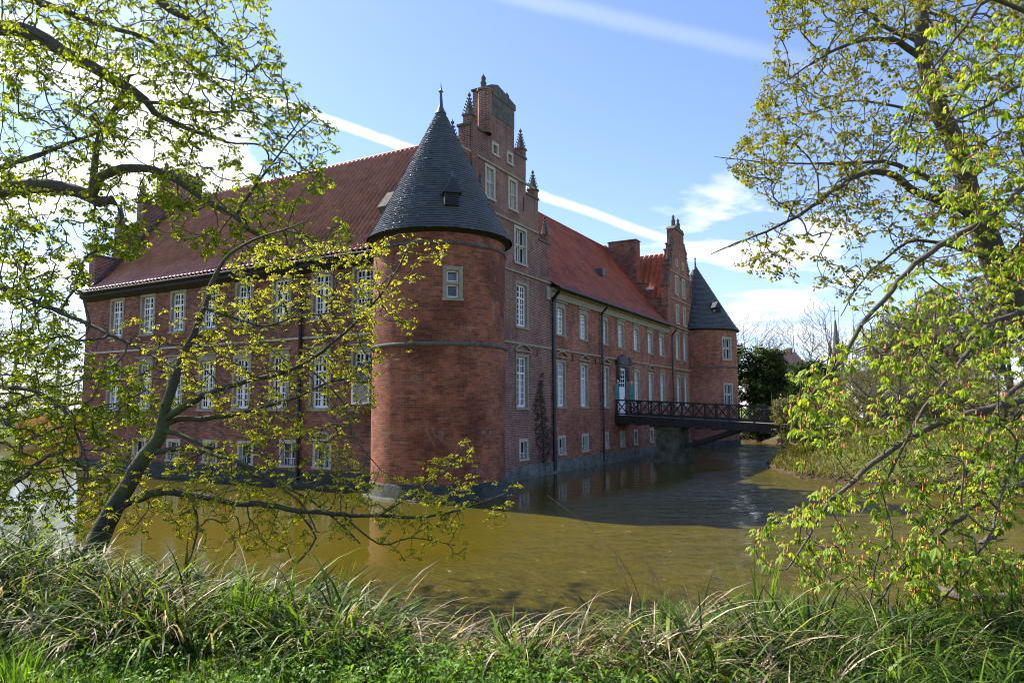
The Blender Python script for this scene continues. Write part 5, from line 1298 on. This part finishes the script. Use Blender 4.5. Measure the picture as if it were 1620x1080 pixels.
def tuft(name, lab, x, y, n, ln, mats, seed, group=None, wd=.014, spread=.3, cat='plant', lean=(.1, .9), bend=(.3, 1.3), z=None, root_r=.12):
    rng = np.random.default_rng(seed); z0 = gz(x, y) if z is None else z; r = empty(name, (x, y, z0)); tag(r, lab, cat, group)
    a = rng.uniform(0, 2*PI, n); q = rng.uniform(0, 1, n)**.5*root_r; P = np.stack([x+q*np.cos(a), y+q*np.sin(a), np.full(n, z0-.03)], 1)
    V, F_ = blades(P, a+rng.normal(0, .5, n), rng.uniform(*lean, n)*spread*2, rng.uniform(*bend, n), ln*rng.uniform(.55, 1.1, n), wd*rng.uniform(.6, 1.2, n), rng)
    link('leaves', np_mesh('leaves', V-np.array(wloc(r)), F_, 4, [mats]), r)
    return r
tuft('grass_tussock', 'large pale green grass tussock on the far bank where it juts into the moat', x, y, 700, 1.25, M['olive'], 5, wd=.05, spread=.8, root_r=.7)
rng = np.random.default_rng(77)
# ivy and undergrowth hanging over the far water edge
for i, (px, dp) in enumerate([(1190, 71.5), (1222, 70.5), (1250, 64.5)]):
    far_tree('undergrowth_bush', ['low dark bush at the water edge just right of the far tower', 'low dark bush under the far end of the bridge', 'low dark bush at the bend of the far bank'][i], px, dp, 2.6, 2.3, 260, [M['yew'], M['yew']], M['bark'], 'frond', .45, 'dark bushes along the far water edge', 160+i, .06, .02, z=.1, cat='bush', tipr=.012)
# dead reeds at the meadow shore
xs = rng.uniform(30, 136, 2600); ds = rng.uniform(66, 74, 2600); XY = np.array([ground_at(a, b)[:2] for a, b in zip(xs, ds)])
ok = hv(XY[:, 0], XY[:, 1]) > -.35; XY = XY[ok]; n = len(XY)
V, F_ = blades(np.stack([XY[:, 0], XY[:, 1], np.maximum(-.05, hv(XY[:, 0], XY[:, 1]))], 1), rng.uniform(0, 2*PI, n), rng.uniform(0, .25, n), rng.uniform(0, .6, n), rng.uniform(1.1, 2.0, n), rng.uniform(.05, .10, n), rng, 3)
tag(link('reeds', np_mesh('reeds', V, F_, 4, [M['reed']])), 'band of dead rust-brown reeds along the meadow shore', 'reeds', kind='stuff')
# grass on the far right bank
N_ = 60000; X_ = rng.uniform(-9, 16, N_); Y_ = rng.uniform(31, 56, N_); H_ = hv(X_, Y_); ok = (H_ > .12) & (np.abs(Y_-44.1) > 1.5); X_, Y_, H_ = X_[ok], Y_[ok], H_[ok]; n = len(X_)
V, F_ = blades(np.stack([X_, Y_, H_-.02], 1), rng.uniform(0, 2*PI, n), rng.uniform(.1, .8, n), rng.uniform(.2, 1.4, n), rng.uniform(.2, .7, n), rng.uniform(.03, .06, n), rng, 3)
tag(link('bank_grass', np_mesh('bank_grass', V, F_, 4, [M['olive']])), 'rough grass covering the far bank', 'grass', kind='stuff')

# ------------------------------------------------------------------ near bank
rng = np.random.default_rng(99)
def clump_blades(cen, per, ln, az0, azs, lean, bend, wd, rr, rng, segs=5):
    P = []; A = []; LE = []; BE = []; LN = []; WD = []
    n = len(cen)*per; ci = np.repeat(np.arange(len(cen)), per)
    q = rng.uniform(0, 1, n)**.5*rr; a = rng.uniform(0, 2*PI, n)
    xy = cen[ci]+np.stack([q*np.cos(a), q*np.sin(a)], 1); z = hv(xy[:, 0], xy[:, 1])-.03
    if az0 is None: az = a+rng.normal(0, .6, n)
    else: az = az0+rng.normal(0, azs, len(cen))[ci]+rng.normal(0, azs, n)
    sc_ = rng.uniform(.7, 1.15, len(cen))[ci]
    return blades(np.stack([xy[:, 0], xy[:, 1], z], 1), az, rng.uniform(*lean, n), rng.uniform(*bend, n), rng.uniform(*ln, n)*sc_, rng.uniform(*wd, n), rng, segs)
def merge(parts):
    Vs = []; Fs = []; b = 0
    for V, F_ in parts: Vs.append(V); Fs.append(F_+b); b += len(V)
    return np.concatenate(Vs), np.concatenate(Fs)
def centers(n, u0, u1, vf0, vf1, rng):
    u = rng.uniform(u0, u1, n); t = rng.uniform(0, 1, n); v = vf0(u)*(1-t)+vf1(u)*t
    return RH[None]*u[:, None]+FH[None]*v[:, None]
shore = lambda u: shore_v(u)-.15
front = lambda u: np.interp(u, [-9, -3.6, -2.4, -1.2, -.3, .5, 1.4, 3], [5.6, 5.4, 5.2, 5.0, 4.7, 4.4, 3.9, 3.5])   # where the sedge begins
azR = math.atan2(RH[1], RH[0])       # to the right of the picture
g = []; d_ = []
g.append(clump_blades(centers(250, -10, -1.2, front, shore, rng), 58, (.65, 1.15), None, 0, (.05, .8), (1.3, 2.9), (.017, .034), .22, rng, 6))
g.append(clump_blades(centers(270, -2, 9, front, shore, rng), 56, (.38, .76), None, 0, (.15, 1.0), (1.3, 2.9), (.015, .030), .2, rng, 6))
g.append(clump_blades(centers(46, 0, 9, lambda u: 5.0+0*u, lambda u: 8+0*u, rng), 30, (.40, .70), None, 0, (.1, .6), (.6, 1.7), (.014, .024), .15, rng, 6))
d_.append(clump_blades(centers(60, -9.5, -1.5, front, shore, rng), 48, (.65, 1.1), azR-.4, .9, (.2, .9), (.8, 2.2), (.009, .015), .3, rng, 6))
d_.append(clump_blades(centers(115, -4.2, 1.6, lambda u: front(u)+.2, lambda u: 8.6+0*u, rng), 58, (.5, 1.05), azR-.9, .8, (.4, 1.2), (.9, 2.2), (.011, .022), .45, rng, 6))
d_.append(clump_blades(centers(95, 1, 9, front, shore, rng), 50, (.35, .65), azR-.4, 1.1, (.4, 1.2), (.5, 1.9), (.009, .015), .3, rng, 6))
d_.append(clump_blades(centers(40, -.5, 5, lambda u: 7.5+0*u, shore, rng), 8, (.4, .8), None, 0, (.0, .3), (.0, .5), (.003, .006), .3, rng, 5))
g.append(clump_blades(centers(90, 1.0, 5.0, lambda u: 3.5+0*u, lambda u: 6.2+0*u, rng), 62, (.35, .7), None, 0, (.15, .9), (1.1, 2.6), (.009, .018), .2, rng, 6))
g.append(clump_blades(centers(80, -4.6, 1.6, front, lambda u: 9+0*u, rng), 38, (.45, .85), None, 0, (.15, .9), (1.2, 2.8), (.015, .028), .2, rng, 6))
d_.append(clump_blades(centers(40, 1.0, 5.0, lambda u: 3.6+0*u, lambda u: 6.2+0*u, rng), 40, (.35, .75), azR-.4, 1.3, (.4, 1.2), (.7, 2.0), (.006, .011), .3, rng, 6))
V, F_ = merge(g); tag(link('sedge', np_mesh('sedge', V, F_, 4, [M['sedge']])), 'dense arching green sedge along the near bank', 'sedge', kind='stuff')
V, F_ = merge(d_); tag(link('dry_sedge', np_mesh('dry_sedge', V, F_, 4, [M['straw']])), 'tangled straw-coloured dead blades lying over the near bank sedge', 'dry grass', kind='stuff')
# lawn
n = 64000; u = rng.uniform(-6.5, 3.5, n); v = rng.uniform(3.7, 7.2, n); f_ = front(u)+.35; ok = v < f_; u, v = u[ok], v[ok]; n = len(u)
xy = RH[None]*u[:, None]+FH[None]*v[:, None]
V, F_ = blades(np.stack([xy[:, 0], xy[:, 1], hv(xy[:, 0], xy[:, 1])-.01], 1), rng.uniform(0, 2*PI, n), rng.uniform(.1, .8, n), rng.uniform(.1, 1.2, n), rng.uniform(.04, .13, n)*(1+.5*vnoise(xy[:, 0], xy[:, 1], 2.2, 2)), rng.uniform(.004, .008, n), rng, 2)
tag(link('lawn', np_mesh('lawn', V, F_, 4, [M['lawn']])), 'short bright green grass in the lower left foreground', 'grass', kind='stuff')
# low leafy herbs (nettles, ground elder)
n = 5200; u = rng.uniform(-4.2, 1.4, n); v = rng.uniform(4.0, 6.9, n)
dens = .5+.9*vnoise(u*3, v*3, .9, 4)+.9*sstep(u, -2.4, -.8)-.7*sstep(-u, 2.4, 3.2)*sstep(-v, -5.6, -5.0); ok = (rng.random(n) < dens) & (v < front(u)+.5); u, v = u[ok], v[ok]; xy = RH[None]*u[:, None]+FH[None]*v[:, None]
P = np.stack([xy[:, 0], xy[:, 1], hv(xy[:, 0], xy[:, 1])+rng.uniform(.02, .20, len(u))], 1)
r_ = empty('tmp'); o = leaf_mesh('herbs', P, .085, 'tuft', [M['nettle'], M['nettle']], r_, rng, .3); o.parent = None; bpy.data.objects.remove(r_)
tag(o, 'low leafy herbs carpeting the bottom of the picture', 'herbs', kind='stuff')
# single iris clumps in the grass
for i, (px, dp, n, ln, lab) in enumerate([(95, 5.6, 26, .40, 'upright bright green iris clump at the far left of the lawn'), (395, 5.5, 70, .46, 'largest dark green iris clump in the middle of the lawn'), (205, 6.0, 34, .34, 'small iris clump between the two larger ones on the lawn'), (60, 4.7, 30, .25, 'short iris clump at the bottom left corner'), (520, 7.4, 26, .75, 'tall bright iris leaves standing out of the sedge below the leaning tree'), (1020, 7.6, 20, .62, 'bright upright iris leaves in the sedge at the middle of the bank'), (1190, 6.6, 24, .70, 'tall iris leaves on the bank in front of the right-hand branches')]):
    x, y, _ = ground_at(px, dp); tuft('iris_plant', lab, x, y, n, ln*1.25, M['sedge_bright'], 200+i, 'iris plants along the near bank', .022, .22, 'plant', (.05, .7), (.05, .8), root_r=.11)
# tall dead stalks
for i, (pts, r0, lab) in enumerate([([(1015, 960, 8.6), (985, 890, 8.8), (930, 832, 9.2), (866, 783, 9.6)], .006, 'long orange dead stalk bending left over the water'), ([(1050, 960, 8.4), (1030, 900, 8.5), (975, 860, 8.9), (945, 850, 9.1)], .004, 'thin pale dead stalk arching beside the long orange one'), ([(1215, 985, 7.4), (1200, 930, 7.5), (1185, 890, 7.6)], .004, 'thin upright dead stalk right of the middle of the bank')]):
    P = [at_depth(*p) for p in pts]; r = empty('dead_stalk', (P[0][0], P[0][1], gz(P[0][0], P[0][1]))); tag(r, lab, 'stalk', 'dead stalks on the near bank')
    P.insert(0, np.array([P[0][0], P[0][1], gz(P[0][0], P[0][1])-.05])); Q, rr = catmull(P, np.linspace(r0, r0*.5, len(P)), .08)
    m = MB(); m.tube(Q, list(rr), 5); m.build('stem', M['reed'], r)
    m = MB(); k = len(Q)//2; a = Q[k]; m.tube([a, a+np.array([.03, -.02, -.10]), a+np.array([.05, -.03, -.22])], [.003, .003, .001], 4); m.build('side_shoot', M['straw'], r)
# logs in the water at the right
def log(name, lab, pts, rad, seed, grp='dead wood lying in the moat'):
    rg_ = np.random.default_rng(seed); r = empty(name, tuple(pts[0])); tag(r, lab, 'log', grp)
    Q, rr = catmull(pts, rad, .12); Q[1:-1] += rg_.normal(0, .012, (len(Q)-2, 3)); rr = rr*(1+rg_.normal(0, .06, len(rr)))
    m = MB(); m.tube(Q, list(rr), 10); m.build('trunk', M['bark'], r)
    m = MB(); k = len(Q)//3; d3 = np.array([.25, .35, .22]); m.tube([Q[k], Q[k]+d3*.5, Q[k]+d3], [rr[k]*.4, rr[k]*.3, rr[k]*.12], 6); m.build('branch_stub', M['bark'], r)
a = on_z(1445, 925, .02); b = on_z(1535, 948, .05); c_ = on_z(1612, 945, .06); log('fallen_log', 'long bleached log lying in the water at the lower right', [a, (a+b)/2+np.array([0, 0, .05]), b, c_], [.035, .06, .085, .10], 3)
a = on_z(1553, 862, -.03); b = on_z(1580, 850, .0)+np.array([0, 0, .16]); log('fallen_log', 'short mossy broken log end sticking out of the water on the right', [a, (a+b)/2, b], [.09, .085, .07], 4)
# dead creeper on the gable wall
rg2 = np.random.default_rng(31); pts = []
while len(pts) < 520:
    yy = rg2.uniform(31.2, 33.45); z = rg2.uniform(.4, 5.2); cxx = 32.3+.25*math.sin(z*1.3); wdt = .95*math.sin(min(1, (z+.5)/3.0)*PI/2)*(1-max(0, (z-2.2)/3.4))
    if abs(yy-cxx) < wdt: pts.append((X0+.04+rg2.uniform(0, .07), yy, z))
root = empty('wall_creeper', (X0+.05, 32.4, .2)); tag(root, 'dead brown creeper clinging to the gable wall beside the drainpipe', 'creeper')
pos, par, r, tips, nl = grow([([np.array([X0+.06, 32.6, .1]), np.array([X0+.06, 32.5, 1.5]), np.array([X0+.06, 32.3, 3.2]), np.array([X0+.05, 32.1, 4.8])], [.045, .04, .03, .012])], np.array(pts), seglen=.2, alpha=.2, droop=0, tipr=.012, wig=.03, rng=rg2)
wood_mesh('stems', pos, par, r, plain('dead_stem', (0.07, 0.05, 0.036), (0.12, 0.09, 0.06), 9, .95), root)
leaf_mesh('dead_leaves', pos[tips], .13, 'tuft', [plain('dead_leaf', (0.085, 0.058, 0.038), (0.15, 0.10, 0.065), 9, .95)], root, rg2)

# specks of floating leaves
k = 260; c = rng.uniform(-16, 6, k); q = rng.uniform(11, 30, k); P = np.stack([c, q, np.full(k, .006)], 1); P = P[(hv(P[:, 0], P[:, 1]) < -.15)]
a = rng.uniform(0, 2*PI, len(P)); s_ = rng.uniform(.015, .05, len(P)); d1 = np.stack([np.cos(a), np.sin(a), 0*a], 1)*s_[:, None]; d2 = np.stack([-np.sin(a), np.cos(a), 0*a], 1)*s_[:, None]*.5
V = np.stack([P-d1, P-d2, P+d1, P+d2], 1).reshape(-1, 3); F_ = np.arange(len(V)).reshape(-1, 4)
tag(link('floating_leaves', np_mesh('floating_leaves', V, F_, 4, [M['straw']])), 'tiny pale specks of fallen leaves floating on the moat', 'leaves', kind='stuff')
